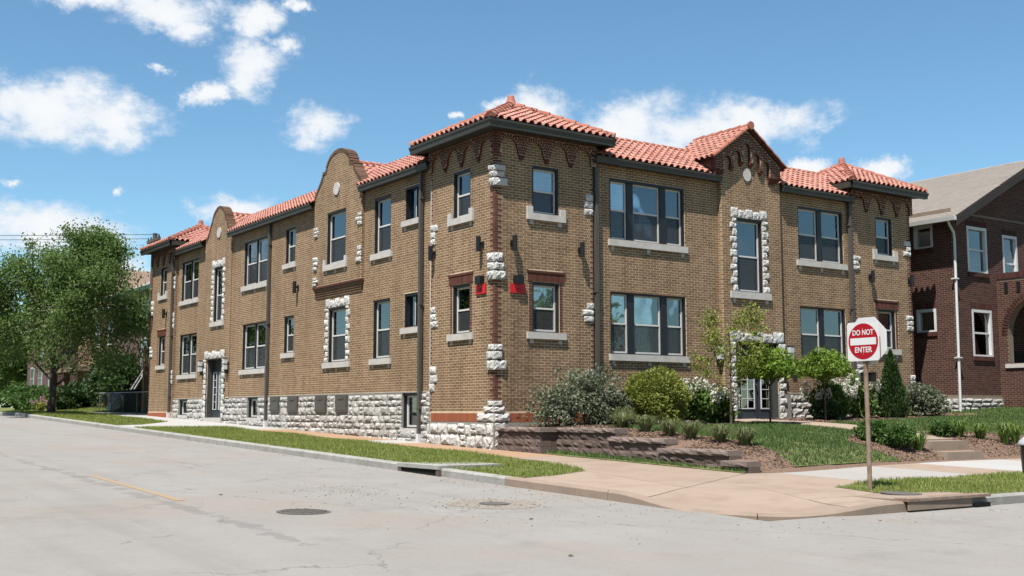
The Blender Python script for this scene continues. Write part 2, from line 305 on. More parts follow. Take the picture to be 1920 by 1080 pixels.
M['yellow'] = pm('worn_yellow_paint', [(.42, .265, .10), (.42, .30, .17)], scale=6, rough=.9, stain=((.34, .29, .24), .85), sscale=9)
for n_ in M['yellow'].node_tree.nodes:
    if n_.type == 'MAP_RANGE': n_.inputs[1].default_value = .40; n_.inputs[2].default_value = .58
M['mulch'] = pm('wood_mulch', [(.13, .08, .055), (.235, .155, .11), (.32, .22, .165)], scale=26, detail=8, rough=1, bump=.03, bscale=50)
M['soilgrass'] = pm('lawn_soil', [(.12, .15, .04), (.17, .19, .065), (.30, .26, .14)], scale=2.2, rough=1, bump=.02, bscale=60)
M['blade'] = pm('grass_blade', [(.17, .235, .04), (.26, .33, .07), (.34, .39, .10), (.48, .46, .20)], drive='island', mixn=.45, scale=.9, rough=.6, trans=.35)
M['blade2'] = pm('cool_grass_blade', [(.07, .13, .033), (.10, .17, .045), (.135, .21, .058), (.2, .24, .09)], drive='island', mixn=.45, scale=.9, rough=.6, trans=.3)
M['bark'] = pm('grey_bark', [(.05, .042, .035), (.10, .085, .07)], scale=12, rough=.95, bump=.02, bscale=30)
M['twig'] = pm('brown_twig', [(.09, .06, .04), (.15, .11, .08)], scale=12, rough=.9)
def leafm(name, cols, tr=.35): return pm(name, cols, drive='island', mixn=.3, scale=1.1, rough=.55, trans=tr, spec=.3)
M['leaf_tree'] = leafm('tree_leaf', [(.075, .145, .033), (.125, .215, .05), (.19, .29, .075), (.28, .38, .12)], .5)
M['leaf_lime'] = leafm('lime_leaf', [(.15, .185, .03), (.26, .30, .05), (.36, .38, .09)])
M['leaf_sage'] = leafm('grey_green_leaf', [(.07, .095, .05), (.13, .165, .085), (.26, .29, .19), (.46, .48, .36)])
M['leaf_bright'] = leafm('bright_leaf', [(.15, .26, .03), (.22, .35, .045), (.31, .43, .075)], .45)
M['leaf_young'] = leafm('young_tree_leaf', [(.2, .26, .04), (.3, .35, .06), (.42, .46, .12)], .45)
M['leaf_hydr'] = leafm('hydrangea_leaf', [(.08, .15, .03), (.13, .22, .045), (.19, .29, .07)])
M['bloom'] = leafm('white_bloom', [(.55, .56, .42), (.72, .72, .60), (.80, .79, .70)], .25)
M['pinkbloom'] = leafm('pink_bloom', [(.45, .25, .27), (.6, .42, .42)], .25)
M['leaf_dark'] = leafm('dark_leaf', [(.03, .065, .018), (.05, .10, .026), (.085, .15, .038)])
M['leaf_conifer'] = leafm('conifer_spray', [(.025, .06, .014), (.045, .095, .02), (.08, .14, .03)], .2)
M['leaf_box'] = leafm('boxwood_leaf', [(.045, .105, .02), (.08, .16, .03), (.13, .22, .05)])
M['tuft'] = leafm('fountain_grass', [(.09, .13, .04), (.15, .20, .065), (.24, .27, .12), (.42, .39, .22)])
M['lily'] = leafm('daylily_blade', [(.10, .18, .03), (.17, .27, .045), (.26, .35, .08)])
M['road'] = road_mat()
M['wood'] = pm('weathered_pole', [(.10, .08, .065), (.19, .155, .125)], scale=8, rough=.9)
M['woodtan'] = pm('tan_pole_guard', [(.33, .19, .10), (.42, .27, .15)], scale=5, rough=.8)
M['hbrick'] = None
def brick_tex(name, c1, c2, mo, coord):   # far walls whose bricks cannot be told apart
    m = pm(name, [c1, c2], rough=.9); nt = m.node_tree; N = nt.nodes; geo = N.new('ShaderNodeNewGeometry'); sx = N.new('ShaderNodeSeparateXYZ'); cb = N.new('ShaderNodeCombineXYZ')
    nt.links.new(geo.outputs['Position'], sx.inputs[0]); ad = N.new('ShaderNodeMath'); nt.links.new(sx.outputs[0], ad.inputs[0]); nt.links.new(sx.outputs[1], ad.inputs[1]); nt.links.new(ad.outputs[0], cb.inputs[0]); nt.links.new(sx.outputs[2], cb.inputs[1])
    bt = N.new('ShaderNodeTexBrick'); bt.inputs['Scale'].default_value = 1; bt.inputs['Brick Width'].default_value = .213; bt.inputs['Row Height'].default_value = .0677; bt.inputs['Mortar Size'].default_value = .008
    bt.inputs['Color1'].default_value = (*dim(c1), 1); bt.inputs['Color2'].default_value = (*dim(c2), 1); bt.inputs['Mortar'].default_value = (*dim(mo), 1); nt.links.new(cb.outputs[0], bt.inputs[0]); nt.links.new(bt.outputs[0], N['Principled BSDF'].inputs['Base Color']); return m
M['hbrick'] = brick_tex('far_maroon_brick', (.09, .04, .032), (.13, .06, .045), (.26, .2, .16), 0)
M['hbrick2'] = brick_tex('far_orange_brick', (.26, .11, .06), (.32, .15, .08), (.38, .28, .2), 0)
M['green'] = pm('green_fascia', (.03, .09, .06), rough=.5)
M['housewhite'] = pm('cream_trim', (.6, .58, .53), rough=.6)
M['roofbrown'] = pm('brown_shingle', [(.22, .15, .11), (.30, .21, .16)], scale=6, rough=.95)

# ------------------------------------------------------------------ ground heights
def gslope(y):
    y = np.asarray(y, float)
    return .027 * np.clip(y, -40, 33)
def ZS(x, y): return gslope(y) - .04            # pavement level
def ZR(x, y): return gslope(y) - .18            # road level
RAMP = (-3.7, -11.72)
def dip(x, y):
    d = np.hypot(np.asarray(x) - RAMP[0], np.asarray(y) - RAMP[1])
    t = np.clip((2.0 - d) / 1.35, 0, 1); return .125 * t * t * (3 - 2 * t)
def ZA(x, y): return ZS(x, y) - dip(x, y)
_ys = [-60, -8.2, -7.36, -7.24, -6.6, -5.6, -4.2, -2.2, 0, 30]; _zs = [-.31, -.31, -.29, -.2, .10, .28, .41, .50, .57, .6]
_wy = [-60, -8.1, -7.6, -7.3, -5.6, -5.4, -3.9, -3.6, 0, 30]; _wz = [-.26, -.26, -.1, .06, .12, .24, .29, .42, .47, .5]
def EDGE(x): return np.interp(x, [.3, 1.3, 4.4, 7.3, 12, 40], [-8.12, -8.14, -7.55, -7.27, -7.25, -7.25])
def ZY(x, y):                                    # front yard
    x = np.asarray(x, float); y = np.asarray(y, float)
    yy = y + np.clip(-7.25 - EDGE(x), 0, 1) * np.clip((-4.6 - y) / 2.6, 0, 1)
    a = np.interp(yy, _ys, _zs); b = np.interp(y, _wy, _wz)
    w = np.clip((x - .35) / 1.3, 0, 1); w = w * w * (3 - 2 * w)
    z = b * (1 - w) + a * w
    up = np.clip((yy + 7.2) / 4, 0, 1)
    return z + up * (.018 * np.clip(x - 5, 0, 12) + .06 * np.clip(x - 16.5, 0, 8) * np.clip((y + 7) / 4, 0, 1))
def in_poly(px, py, poly):
    px = np.asarray(px); py = np.asarray(py); r = np.zeros(px.shape, bool); n = len(poly)
    for i in range(n):
        x1, y1 = poly[i]; x2, y2 = poly[(i + 1) % n]
        c = ((y1 > py) != (y2 > py)) & (px < (x2 - x1) * (py - y1) / ((y2 - y1) if y2 != y1 else 1e-12) + x1); r ^= c
    return r
def sheet(name, poly, zf, mat, step=.5, dz=0.0, parent=None, kind=None, thick=0.0, label=None):
    bm = bmesh.new(); vs = [bm.verts.new((x, y, 0)) for x, y in poly]; f = bm.faces.new(vs)
    if f.normal.z < 0 or f.calc_area() == 0: pass
    bm.normal_update()
    if bm.faces[:][0].normal.z < 0: bmesh.ops.reverse_faces(bm, faces=bm.faces[:])
    xs = [p[0] for p in poly]; ys = [p[1] for p in poly]
    if step:
        for ax, lo, hi in ((0, min(xs), max(xs)), (1, min(ys), max(ys))):
            n = int((hi - lo) / step)
            for k in range(1, n + 1):
                c = lo + (hi - lo) * k / (n + 1); co = [0, 0, 0]; co[ax] = c; no = [0, 0, 0]; no[ax] = 1
                bmesh.ops.bisect_plane(bm, geom=bm.verts[:] + bm.edges[:] + bm.faces[:], plane_co=co, plane_no=no)
    if thick:
        edges = [e for e in bm.edges if e.is_boundary]
        r = bmesh.ops.extrude_edge_only(bm, edges=edges); low = {v for v in r['geom'] if isinstance(v, bmesh.types.BMVert)}
    else: low = set()
    for v in bm.verts: v.co.z = float(zf(v.co.x, v.co.y)) + dz - (thick if v in low else 0)
    me = bpy.data.meshes.new(name); bm.to_mesh(me); bm.free(); me.materials.append(mat)
    o = link(bpy.data.objects.new(name, me), parent)
    if kind: o['kind'] = kind
    return o

# ------------------------------------------------------------------ facade frames
class Fr:
    def __init__(s, side, at): s.side = side; s.at = at
    def P(s, u, z, d=0.0): return (s.at - d, u, z) if s.side == 'L' else (u, s.at - d, z)
    def box(s, mb, u0, u1, z0, z1, d0, d1, m=0, skip=()):
        q = [(u0, z0), (u1, z0), (u1, z1), (u0, z1)]
        if s.side == 'L': q = [q[1], q[0], q[3], q[2]]
        mb.hexa([s.P(u, z, d0) for u, z in q] + [s.P(u, z, d1) for u, z in q], m, skip)
    def quad(s, mb, u0, u1, z0, z1, d, m=0):
        q = [(u0, z0), (u1, z0), (u1, z1), (u0, z1)]
        if s.side == 'L': q = [q[1], q[0], q[3], q[2]]
        mb.face([s.P(u, z, d) for u, z in q], m)
    def poly(s, mb, pts, d0, d1, m=0, ms=None):      # extruded outline, pts counter-clockwise in (u, z)
        if s.side == 'L': pts = pts[::-1]
        n = len(pts); b = len(mb.v); mb.v.extend([s.P(u, z, d0) for u, z in pts] + [s.P(u, z, d1) for u, z in pts])
        tri = tessellate_polygon([[Vector((u, z, 0)) for u, z in pts]])
        for t in tri:
            a = [Vector((*pts[i], 0)) for i in t]; ccw = (a[1] - a[0]).cross(a[2] - a[0]).z > 0
            if s.side == 'L': ccw = not ccw
            t = t if ccw else t[::-1]
            mb.f.append(tuple(b + n + i for i in t)); mb.mi.append(m); mb.f.append(tuple(b + i for i in t[::-1])); mb.mi.append(m)
        for i in range(n):
            j = (i + 1) % n; mb.f.append((b + i, b + j, b + n + j, b + n + i)); mb.mi.append(m if ms is None else ms)
BL, BH, BJ = .2132, .0677, .0115
def sub_iv(ivs, holes, zc):
    for (a, b, c, d) in [h_[:4] for h_ in holes]:
        if not (c < zc < d): continue
        o = []
        for (p, q) in ivs:
            if b <= p or a >= q: o.append((p, q)); continue
            if a > p: o.append((p, a))
            if b < q: o.append((b, q))
        ivs = o
    return ivs
def courses(u0, u1, z0, z1, holes=(), outline=None, trim=None, zbase=0.0):
    out = []
    i0 = math.ceil((z0 - zbase) / BH - .02); i = i0
    while zbase + (i + 1) * BH <= z1 + .004:
        za = zbase + i * BH; zb = za + BH - BJ; zc = (za + zb) / 2
        ivs = outline(zc) if outline else [(u0, u1)]
        if trim: t0, t1 = trim(i); ivs = [(u0 + t0, u1 - t1)]
        ivs = sub_iv(ivs, holes, zc); off = (i % 2) * BL / 2
        for a, b in ivs:
            k = math.floor((a - off) / BL)
            while k * BL + off < b:
                p = max(a, k * BL + off); q = min(b, (k + 1) * BL + off - BJ)
                if q - p > .03: out.append((p, q, za, zb))
                k += 1
        i += 1
    return out
def brick_arrays(fr, B, d0=-.01, d1=.0012):
    B = np.array(B, float)
    if len(B) == 0: return np.zeros((0, 3)), np.zeros((0, 4), int)
    n = len(B); u0, u1, z0, z1 = B.T; dd = d1 + RNG.uniform(-.0006, .0008, n); j = RNG.uniform(-.0015, .0015, (n, 4)); u0 = u0 + j[:, 0]; u1 = u1 + j[:, 1]; z0 = z0 + j[:, 2] * .7; z1 = z1 + j[:, 3] * .7
    U = np.stack([u0, u1, u1, u0] * 2, 1); Z = np.stack([z0, z0, z1, z1] * 2, 1); D = np.concatenate([np.full((n, 4), d0), np.repeat(dd[:, None], 4, 1)], 1)
    if fr.side == 'L': V = np.stack([fr.at - D, U, Z], -1)
    else: V = np.stack([U, fr.at - D, Z], -1)
    q = np.array([(4, 5, 6, 7), (0, 1, 5, 4), (1, 2, 6, 5), (2, 3, 7, 6), (3, 0, 4, 7)])
    if fr.side == 'L': q = q[:, ::-1]
    F = (q[None] + (np.arange(n) * 8)[:, None, None]).reshape(-1, 4)
    return V.reshape(-1, 3), F
class Bricks:      # the bricks of one wall too small to pick apart: one mesh of real bricks
    def __init__(s): s.V = []; s.F = []; s.n = 0
    def add(s, fr, B, d0=-.01, d1=.0012):
        V, F = brick_arrays(fr, B, d0, d1); s.V.append(V); s.F.append(F + s.n); s.n += len(V)
    def build(s, name, mat, parent): return tag(np_mesh(name, np.concatenate(s.V), np.concatenate(s.F), mat, parent), kind='stuff')
def mortar(mb, fr, u0, u1, z0, z1, holes, d=0.0, reveal=.22, m=0):
    us = sorted({u0, u1, *[h[0] for h in holes if u0 < h[0] < u1], *[h[1] for h in holes if u0 < h[1] < u1]}); zs = sorted({z0, z1, *[h[2] for h in holes if z0 < h[2] < z1], *[h[3] for h in holes if z0 < h[3] < z1]})
    for a, b in zip(us, us[1:]):
        for c, e in zip(zs, zs[1:]):
            uc, zc = (a + b) / 2, (c + e) / 2
            if any(h[0] < uc < h[1] and h[2] < zc < h[3] for h in holes): continue
            fr.quad(mb, a, b, c, e, d, m)
    for h in holes:
        if len(h) > 4: continue
        a, b, c, e = max(h[0], u0), min(h[1], u1), max(h[2], z0), min(h[3], z1)
        if b <= a or e <= c: continue
        P = fr.P
        for q in (((a, c), (b, c)), ((b, c), (b, e)), ((b, e), (a, e)), ((a, e), (a, c))):
            if q[0][1] == q[1][1] and ((q[0][1] == c and h[2] < z0 - .001) or (q[0][1] == e and h[3] > z1 + .02)): continue
            mb.face([P(*q[0], d), P(*q[0], d - reveal), P(*q[1], d - reveal), P(*q[1], d)], m)

# ------------------------------------------------------------------ stones
def stone_mesh(name, seed, nx=4, nz=3, mat=None):
    r = random.Random(seed); mb = MB(); g = {}
    for j in range(nz + 1):
        for i in range(nx + 1):
            e = i in (0, nx) or j in (0, nz)
            x = i / nx; z = j / nz
            if not (i in (0, nx)): x += r.uniform(-.3, .3) / nx
            if not (j in (0, nz)): z += r.uniform(-.3, .3) / nz
            if i in (0, nx): x += r.uniform(0, .05) * (1 if i == 0 else -1)
            if j in (0, nz): z += r.uniform(0, .08) * (1 if j == 0 else -1)
            g[i, j] = len(mb.v); mb.v.append((x, -(r.uniform(.35, .6) if e else r.uniform(.62, 1.15)), z))
    for j in range(nz):
        for i in range(nx): mb.f.append((g[i, j], g[i + 1, j], g[i + 1, j + 1], g[i, j + 1])); mb.mi.append(0)
    rim = [g[i, 0] for i in range(nx + 1)] + [g[nx, j] for j in range(1, nz + 1)] + [g[i, nz] for i in range(nx - 1, -1, -1)] + [g[0, j] for j in range(nz - 1, 0, -1)]
    b0 = len(mb.v)
    for k in rim: v = mb.v[k]; mb.v.append((v[0], 0, v[2]))
    n = len(rim)
    for k in range(n): mb.f.append((b0 + k, b0 + (k + 1) % n, rim[(k + 1) % n], rim[k])); mb.mi.append(0)
    return mb.mesh(name, mat or M['stone'])
STONES = [stone_mesh('rock_faced_stone', 100 + k) for k in range(9)]
SMALLST = [stone_mesh('rock_faced_stone_large', 300 + k, 6, 4, M['whitestone']) for k in range(6)]
def stone(fr, u0, u1, z0, z1, depth, parent, d0=0.0, name='stone', pool=None):
    me = random.choice(pool or STONES); w = u1 - u0; h = z1 - z0
    if fr.side == 'R': M4 = Matrix.Translation(fr.P(u0, z0, d0)) @ Matrix.Diagonal((w, depth, h, 1))
    else: M4 = Matrix.Translation(fr.P(u1, z0, d0)) @ Matrix.Rotation(-pi / 2, 4, 'Z') @ Matrix.Diagonal((w, depth, h, 1))
    return inst(name, me, parent, mw=M4)
def rubble(u0, u1, zlo, zhi, holes, seed, hmin=.13, hmax=.27, wmin=.2, wmax=.52, joint=.02):
    r = random.Random(seed); out = []; z = zhi
    while z > zlo(u0) - .3 and z > zlo(u1) - .3:
        h = r.uniform(hmin, hmax); z2 = z - h; u = u0 - r.uniform(0, .2)
        while u < u1:
            w = r.uniform(wmin, wmax); a, b = max(u, u0), min(u + w, u1); u += w
            zc = z - h / 2
            for p, q in sub_iv([(a, b)], holes, zc):
                if q - p < .07 or z < zlo((p + q) / 2) + .02: continue
                if h > .2 and r.random() < .35 and (q - p) < .4:
                    s = r.uniform(.4, .6) * h; out.append((p, q, z2 + joint * r.uniform(.3, 1), z2 + s - joint * .4)); out.append((p + r.uniform(0, .01), q - joint, z2 + s, z - joint * .4))
                else: out.append((p + joint * r.uniform(0, 1.2), q - joint * r.uniform(.2, 1.3), z2 + joint * r.uniform(.1, 2.0) - (.05 if r.random() < .25 else 0), z - joint * r.uniform(0, 1.6)))
        z = z2
    return out

# ================================================================== corner apartment building
LT = Fr('L', 0.0); RT = Fr('R', 0.0); LW = Fr('L', .1); RW = Fr('R', .1); RB = Fr('R', -.05); LG = Fr('L', .05)
BLD = thing('apartment_building', 'two-storey tan brick apartment building with red clay tile roofs on the street corner', 'building')
TW0, TW1 = 3.05, 3.05
LEND, REND = 27.2, 16.2
LT2, RT2 = 24.05, 13.35
HL = [(14.48, 16.66, 2.36, 4.02), (14.48, 16.66, 5.38, 7.03), (21.51, 23.57, 2.36, 4.02), (21.51, 23.57, 5.38, 7.03), (12.11, 12.93, 2.8, 4.05), (12.11, 12.93, 5.8, 7.03),
      (5.49, 6.52, 2.37, 4.07), (5.49, 6.52, 5.41, 7.05), (3.76, 4.68, 3.15, 4.1), (3.76, 4.68, 6.14, 7.09), (8.23, 9.48, 2.37, 4.06)]
HSTAIR_L = (18.63, 19.58, 4.27, 6.37); HDOOR_L = (18.37, 20.10, .62, 2.87); HORIEL = (8.17, 9.5, 5.4, 7.05)
HBAS = [(3.78, 4.68, .42, 1.37), (14.95, 15.92, .66, 1.37), (22.28, 23.34, .74, 1.37)]
HR = [(3.70, 6.38, 2.36, 4.02), (3.70, 6.38, 5.38, 7.03), (10.98, 13.03, 2.36, 4.02), (10.98, 13.03, 5.38, 7.03)]
HSTAIR_R = (8.22, 9.28, 4.25, 6.37); HDOOR_R = (8.07, 9.82, .62, 2.83)
HT = [(1.12, 1.96, 2.82, 4.08), (1.12, 1.96, 5.8, 7.03)]
HT2 = [(25.2, 26.04, 2.82, 4.08), (25.2, 26.04, 5.8, 7.03)]
HT3 = [(14.47, 15.31, 2.82, 4.08), (14.47, 15.31, 5.8, 7.03)]
WT = 1.375
Z1, Z2, Z3, ZG = BH * 105, BH * 108, BH * 112, BH * 113
# walls (mortar sheets with openings and reveals), bricks laid over them
wm = MB(); bk = Bricks(); rb = Bricks()
ORI = (7.12, 10.42, 4.75, 9.9, 'x'); BAY1 = (17.8, 20.62, 0, 9.9, 'x'); BAYR = (7.66, 10.06, 0, 9.9, 'x')
hl = HL + [ORI, BAY1]
mortar(wm, LW, TW0, LT2, WT, 7.6, hl); bk.add(LW, courses(TW0, LT2, WT, 7.45, hl))
hr = HR + [BAYR]
mortar(wm, RW, TW1, RT2, WT, 7.6, hr); bk.add(RW, courses(TW1, RT2, WT, 7.45, hr))
# entry bay on the front, with the gable wall above
hb = [HSTAIR_R, HDOOR_R]
mortar(wm, RB, 7.66, 10.06, WT, Z3, hb); bk.add(RB, courses(7.66, 10.06, WT, Z3, hb))
gx = 8.63
RB.poly(wm, [(7.66, Z3), (10.06, Z3), (10.06, 7.85), (gx, 8.88), (7.66, 8.15)], -.25, 0)
bk.add(RB, courses(0, 0, Z3, 8.8, outline=lambda z: [(max(7.66, gx - (8.88 - z) * 1.38), min(10.06, gx + (8.88 - z) * 1.38))]))
for u in (7.66, 10.06):
    wm.face([RB.P(u, WT, 0), RB.P(u, WT, -.4), RB.P(u, 7.75, -.4), RB.P(u, 7.75, 0)])
# left gable bay
mortar(wm, LG, 17.8, 20.62, WT, Z1, [HSTAIR_L, HDOOR_L]); bk.add(LG, courses(17.8, 20.62, WT, Z1, [HSTAIR_L, HDOOR_L]))
for u in (17.8, 20.62): wm.face([LG.P(u, WT, 0), LG.P(u, WT, -.3), LG.P(u, 7.5, -.3), LG.P(u, 7.5, 0)])
# oriel bay
mortar(wm, LT, 7.12, 10.42, 4.75, Z2, [HORIEL]); bk.add(LT, courses(7.12, 10.42, 4.75, Z2, [HORIEL]))
for u in (7.12, 10.42): wm.face([LT.P(u, 4.75, 0), LT.P(u, 4.75, -.3), LT.P(u, 7.5, -.3), LT.P(u, 7.5, 0)])
bk.add(Fr('L', 7.66), courses(-.045, .1, WT, 7.5)); bk.add(Fr('R', 7.12), courses(0.005, .1, 4.8, 7.35)); bk.add(Fr('R', 17.8), courses(.052, .1, WT, 7.3)); bk.add(Fr('R', LT2), courses(.004, .1, .83, 7.7)); bk.add(Fr('L', RT2), courses(.004, .1, .83, 7.7))
def gable_profile(prof, c):
    pts = [(c + w, z) for z, w in prof] + [(c - w, z) for z, w in prof[::-1] if w > 0]; return pts
G2 = [(Z2, 1.65), (7.6, 1.65), (7.72, 1.6), (7.84, 1.48), (8.0, 1.3), (8.18, 1.13), (8.36, 1.05), (8.38, .84), (8.55, .80), (8.7, .68), (8.82, .5), (8.91, .26), (8.94, 0)]
G1 = [(Z1, 1.41), (7.45, 1.36), (7.6, 1.24), (7.76, 1.08), (7.95, .92), (8.12, .84), (8.16, .74), (8.32, .68), (8.48, .55), (8.6, .38), (8.68, .18), (8.7, 0)]
def hwf(prof, cut=0.0):
    zz = [p[0] for p in prof]; ww = [p[1] for p in prof]; return lambda z: float(np.interp(z, zz, ww)) - cut
for fr, prof, c in ((LT, G2, 8.77), (LG, G1, 19.21)):
    fr.poly(wm, gable_profile(prof, c), -.28, 0.0)
    h = hwf(prof, .03); bk.add(fr, courses(0, 0, prof[0][0], prof[-1][0] - .06, outline=lambda z, h=h, c=c: [(c - h(z), c + h(z))] if h(z) > .05 else []))
# towers
def quoin(i): return (.215, .11) if i % 2 else (.11, .215)
TOWERS = [(LT, 0, TW0, HT, 0), (RT, 0, TW1, HT, 0), (LT, LT2, LEND, HT2, 1), (RT, RT2, REND, HT3, 1)]
TB = {}
for n, (fr, a, b, hs, far) in enumerate(TOWERS):
    z0 = .83 if not (far and fr.side == 'L') else .83
    jam = [(h[0] - .115, h[1] + .115, h[2], h[3] + .29) for h in hs if h[2] < 4]
    mortar(wm, fr, a, b, .6, 7.85, hs)
    tr = (lambda i: (.215 if i % 2 else .11, .11 if i % 2 else 0.0)) if fr.side == 'R' else (lambda i: (.11 if i % 2 else .215, .11 if i % 2 else 0.0))
    if far and fr.side == 'L': tr = (lambda i: (.11 if i % 2 else 0.0, .215 if i % 2 else .11))
    if far and fr.side == 'R': tr = (lambda i: (.11 if i % 2 else .0, .11 if i % 2 else .215))
    B = courses(a, b, z0, 7.75, hs + jam, trim=tr)
    if n == 1:
        full = [q for q in B if q[1] - q[0] > .195]; full.sort(key=lambda q: (q[0] + 15.3) ** 2 + 23 ** 2 + 2.0 * (q[2] - 3.0) ** 2)
        TB['near'] = full[:300]; s = set(full[:300]); B = [q for q in B if q not in s]
    bk.add(fr, B)
    i0, i1 = math.ceil(z0 / BH), int(7.6 / BH)
    for i in range(i0, i1):
        za, zb = i * BH, i * BH + BH - BJ; t0, t1 = tr(i)
        near = (not far)
        ends = []
        if t0 and not (near): ends.append((a, a + t0 - BJ))
        if t1: ends.append((b - t1 + BJ, b))
        ends = [e for e in ends if not any(h[2] < za < h[3] and h[0] < e[0] < h[1] for h in hs)]
        if ends: rb.add(fr, [(e[0], e[1], za, zb) for e in ends], d1=.003)
    # red jamb bricks beside the ground floor window
    for h in hs:
        if h[2] < 4:
            for i in range(math.ceil(h[2] / BH), int(h[3] / BH) + 1):
                za, zb = i * BH, i * BH + BH - BJ
                rb.add(fr, [(h[0] - .105, h[0] - .005, za, zb), (h[1] + .005, h[1] + .105, za, zb)], d1=.003)
# closing walls, roof deck and floors so that the body is a solid building
wm.face([(.1, LEND, -.5), (9, LEND, -.5), (9, LEND, 7.85), (.1, LEND, 7.85)]); wm.face([(REND, .1, -.5), (REND, 10, -.5), (REND, 10, 7.85), (REND, .1, 7.85)])
wm.face([(9, LEND, -.5), (9, 10, -.5), (9, 10, 7.85), (9, LEND, 7.85)]); wm.face([(9, 10, -.5), (REND, 10, -.5), (REND, 10, 7.85), (9, 10, 7.85)])
for u, fr in ((TW0, LT), (LT2, LT), (TW1, RT), (RT2, RT)): wm.face([fr.P(u, .5, 0), fr.P(u, .5, -.15), fr.P(u, 7.9, -.15), fr.P(u, 7.9, 0)])
WALL = wm.build('wall', M['mortar'], BLD)
bk.build('brick_courses', M['brick'], WALL); rb.build('red_brick_courses', M['redbrick'], WALL)
# bricks of the near tower that can be picked apart
b0 = MB().box(0, BL - BJ, -.002, .01, 0, BH - BJ); bme = b0.mesh('brick', M['brick'])
for (a, b, c, d) in TB['near']: inst('brick', bme, WALL, loc=(a, random.uniform(-.001, .001), c))
qa = MB().box(-.005, .11 - BJ, -.005, .215 - BJ, 0, BH - BJ).mesh('corner_brick', M['redbrick']); qb = MB().box(-.005, .215 - BJ, -.005, .11 - BJ, 0, BH - BJ).mesh('corner_brick', M['redbrick'])
for i in range(math.ceil(.83 / BH), int(7.18 / BH)): inst('corner_brick', qb if i % 2 else qa, WALL, loc=(random.uniform(-.002, .002), random.uniform(-.002, .002), i * BH))
def soldier(fr, a, b, z0, z1, mat, parent, d1=.012, pitch=.0677, name='soldier_brick'):
    n = max(1, round((b - a) / pitch)); w = (b - a) / n; mb = MB(); fr.box(mb, 0, w - .009, 0, z1 - z0, -.01, d1); me = None
    mb2 = MB(); fr2 = Fr(fr.side, 0.0); fr2.box(mb2, 0, w - .009, 0, z1 - z0, -.01, d1); me = mb2.mesh(name, mat)
    for k in range(n): inst(name, me, parent, loc=fr.P(a + k * w, z0, 0))
for fr, a, b, hs, far in TOWERS:
    h = [q for q in hs if q[2] < 4][0]
    mb = MB(); fr.box(mb, h[0] - .16, h[1] + .16, h[3] + .01, h[3] + .275, 0, .006); lin = mb.build('lintel', M['redmortar'], BLD)
    soldier(fr, h[0] - .15, h[1] + .15, h[3] + .015, h[3] + .215, M['redbrick'], lin, .022)
    mb = MB(); fr.box(mb, h[0] - .17, h[1] + .17, h[3] + .222, h[3] + .28, 0, .035); mb.build('lintel_cap', M['redbrick'], lin)
# orange soldier course above the foundation of the near tower
for fr, a, b in ((LT, .02, 3.0), (RT, .02, 2.9)):
    mb = MB(); fr.box(mb, a, b, .6, .83, -.02, .004); pl_ = mb.build('plinth_course', M['redmortar'], BLD)
    soldier(fr, a + .02, b, .615, .825, M['orangebrick'], pl_, .014)
mb = MB(); LT.box(mb, LT2 + .05, LEND, .6, .83, -.02, .01); mb.build('plinth_course', M['orangebrick'], BLD)

# ---------------------------------------------------------------- foundation of rock-faced limestone
fm = MB()
gl = lambda y: float(ZS(0, y)) - .02
mortar(fm, LW, TW0, LT2, -.5, WT, HBAS + [HDOOR_L], d=.03)
mortar(fm, RW, TW1, RT2, -.3, WT, [HDOOR_R, (7.7, 10.3, -1, WT, 'x')], d=.03); mortar(fm, RB, 7.7, 10.3, -.3, WT, [HDOOR_R], d=.03)
LT.box(fm, -.06, TW0, -.5, .6, -.2, .06); RT.box(fm, .0, TW1, -.3, .6, -.2, .055); LT.box(fm, LT2, LEND, .2, .6, -.2, .03); RT.box(fm, RT2, REND, .2, .6, -.2, .03)
for fr, a, b in ((LW, TW0, 18.3), (LW, 20.2, LT2), (RW, TW1, 7.7), (RW, 10.3, RT2)): fr.box(fm, a, b, WT - .0, WT + .03, -.02, .035)
FND = fm.build('foundation', M['stonemortar'], BLD)
HAT = [(13.05, 13.78, .87, 1.33), (11.54, 12.33, .85, 1.33), (9.43, 10.2, .85, 1.33), (7.98, 8.74, .86, 1.33)]
RUB = []
RUB += [(LW, s) for s in rubble(TW0 + .02, 18.3, gl, WT - .02, HBAS + [(h[0] - .05, h[1] + .05, h[2] - .05, h[3] + .1) for h in HAT] + [(14.0, 14.28, -1, 2)], 3)]
RUB += [(LW, s) for s in rubble(20.2, LT2 - .02, gl, WT - .02, HBAS + [(24.2, 24.5, -1, 2)], 4)]
STUFF = []
RUB2 = [(LT, s) for s in rubble(-.04, TW0 - .02, gl, .58, [], 5, .2, .32, .26, .5)]
for fr, s in RUB2: stone(fr, s[0], s[1], s[2], s[3], .07, FND, .05, pool=SMALLST)
RUB.sort(key=lambda q: q[1][0])
for k, (fr, s) in enumerate(RUB):
    if k < 300: stone(fr, s[0], s[1], s[2], s[3], .055, FND, .028)
    else: STUFF.append((fr, s))
gr = lambda x: .3
for s in rubble(TW1 + .02, 7.65, gr, WT - .02, [], 8) + rubble(10.35, RT2 - .02, gr, WT - .02, [], 9): STUFF.append((RW, s))
sm = MB()
for fr, s in STUFF:
    src = random.choice(STONES); b = len(sm.v); w, h = s[1] - s[0], s[3] - s[2]
    for v in src.vertices:
        if fr.side == 'R': sm.v.append((s[0] + v.co.x * w, fr.at - .028 + v.co.y * .055, s[2] + v.co.z * h))
        else: sm.v.append((fr.at - .028 + v.co.y * .055, s[1] - v.co.x * w, s[2] + v.co.z * h))
    for p in src.polygons: sm.f.append(tuple(b + i for i in p.vertices)); sm.mi.append(0)
tag(sm.build('stone_courses', M['stone'], FND), kind='stuff')
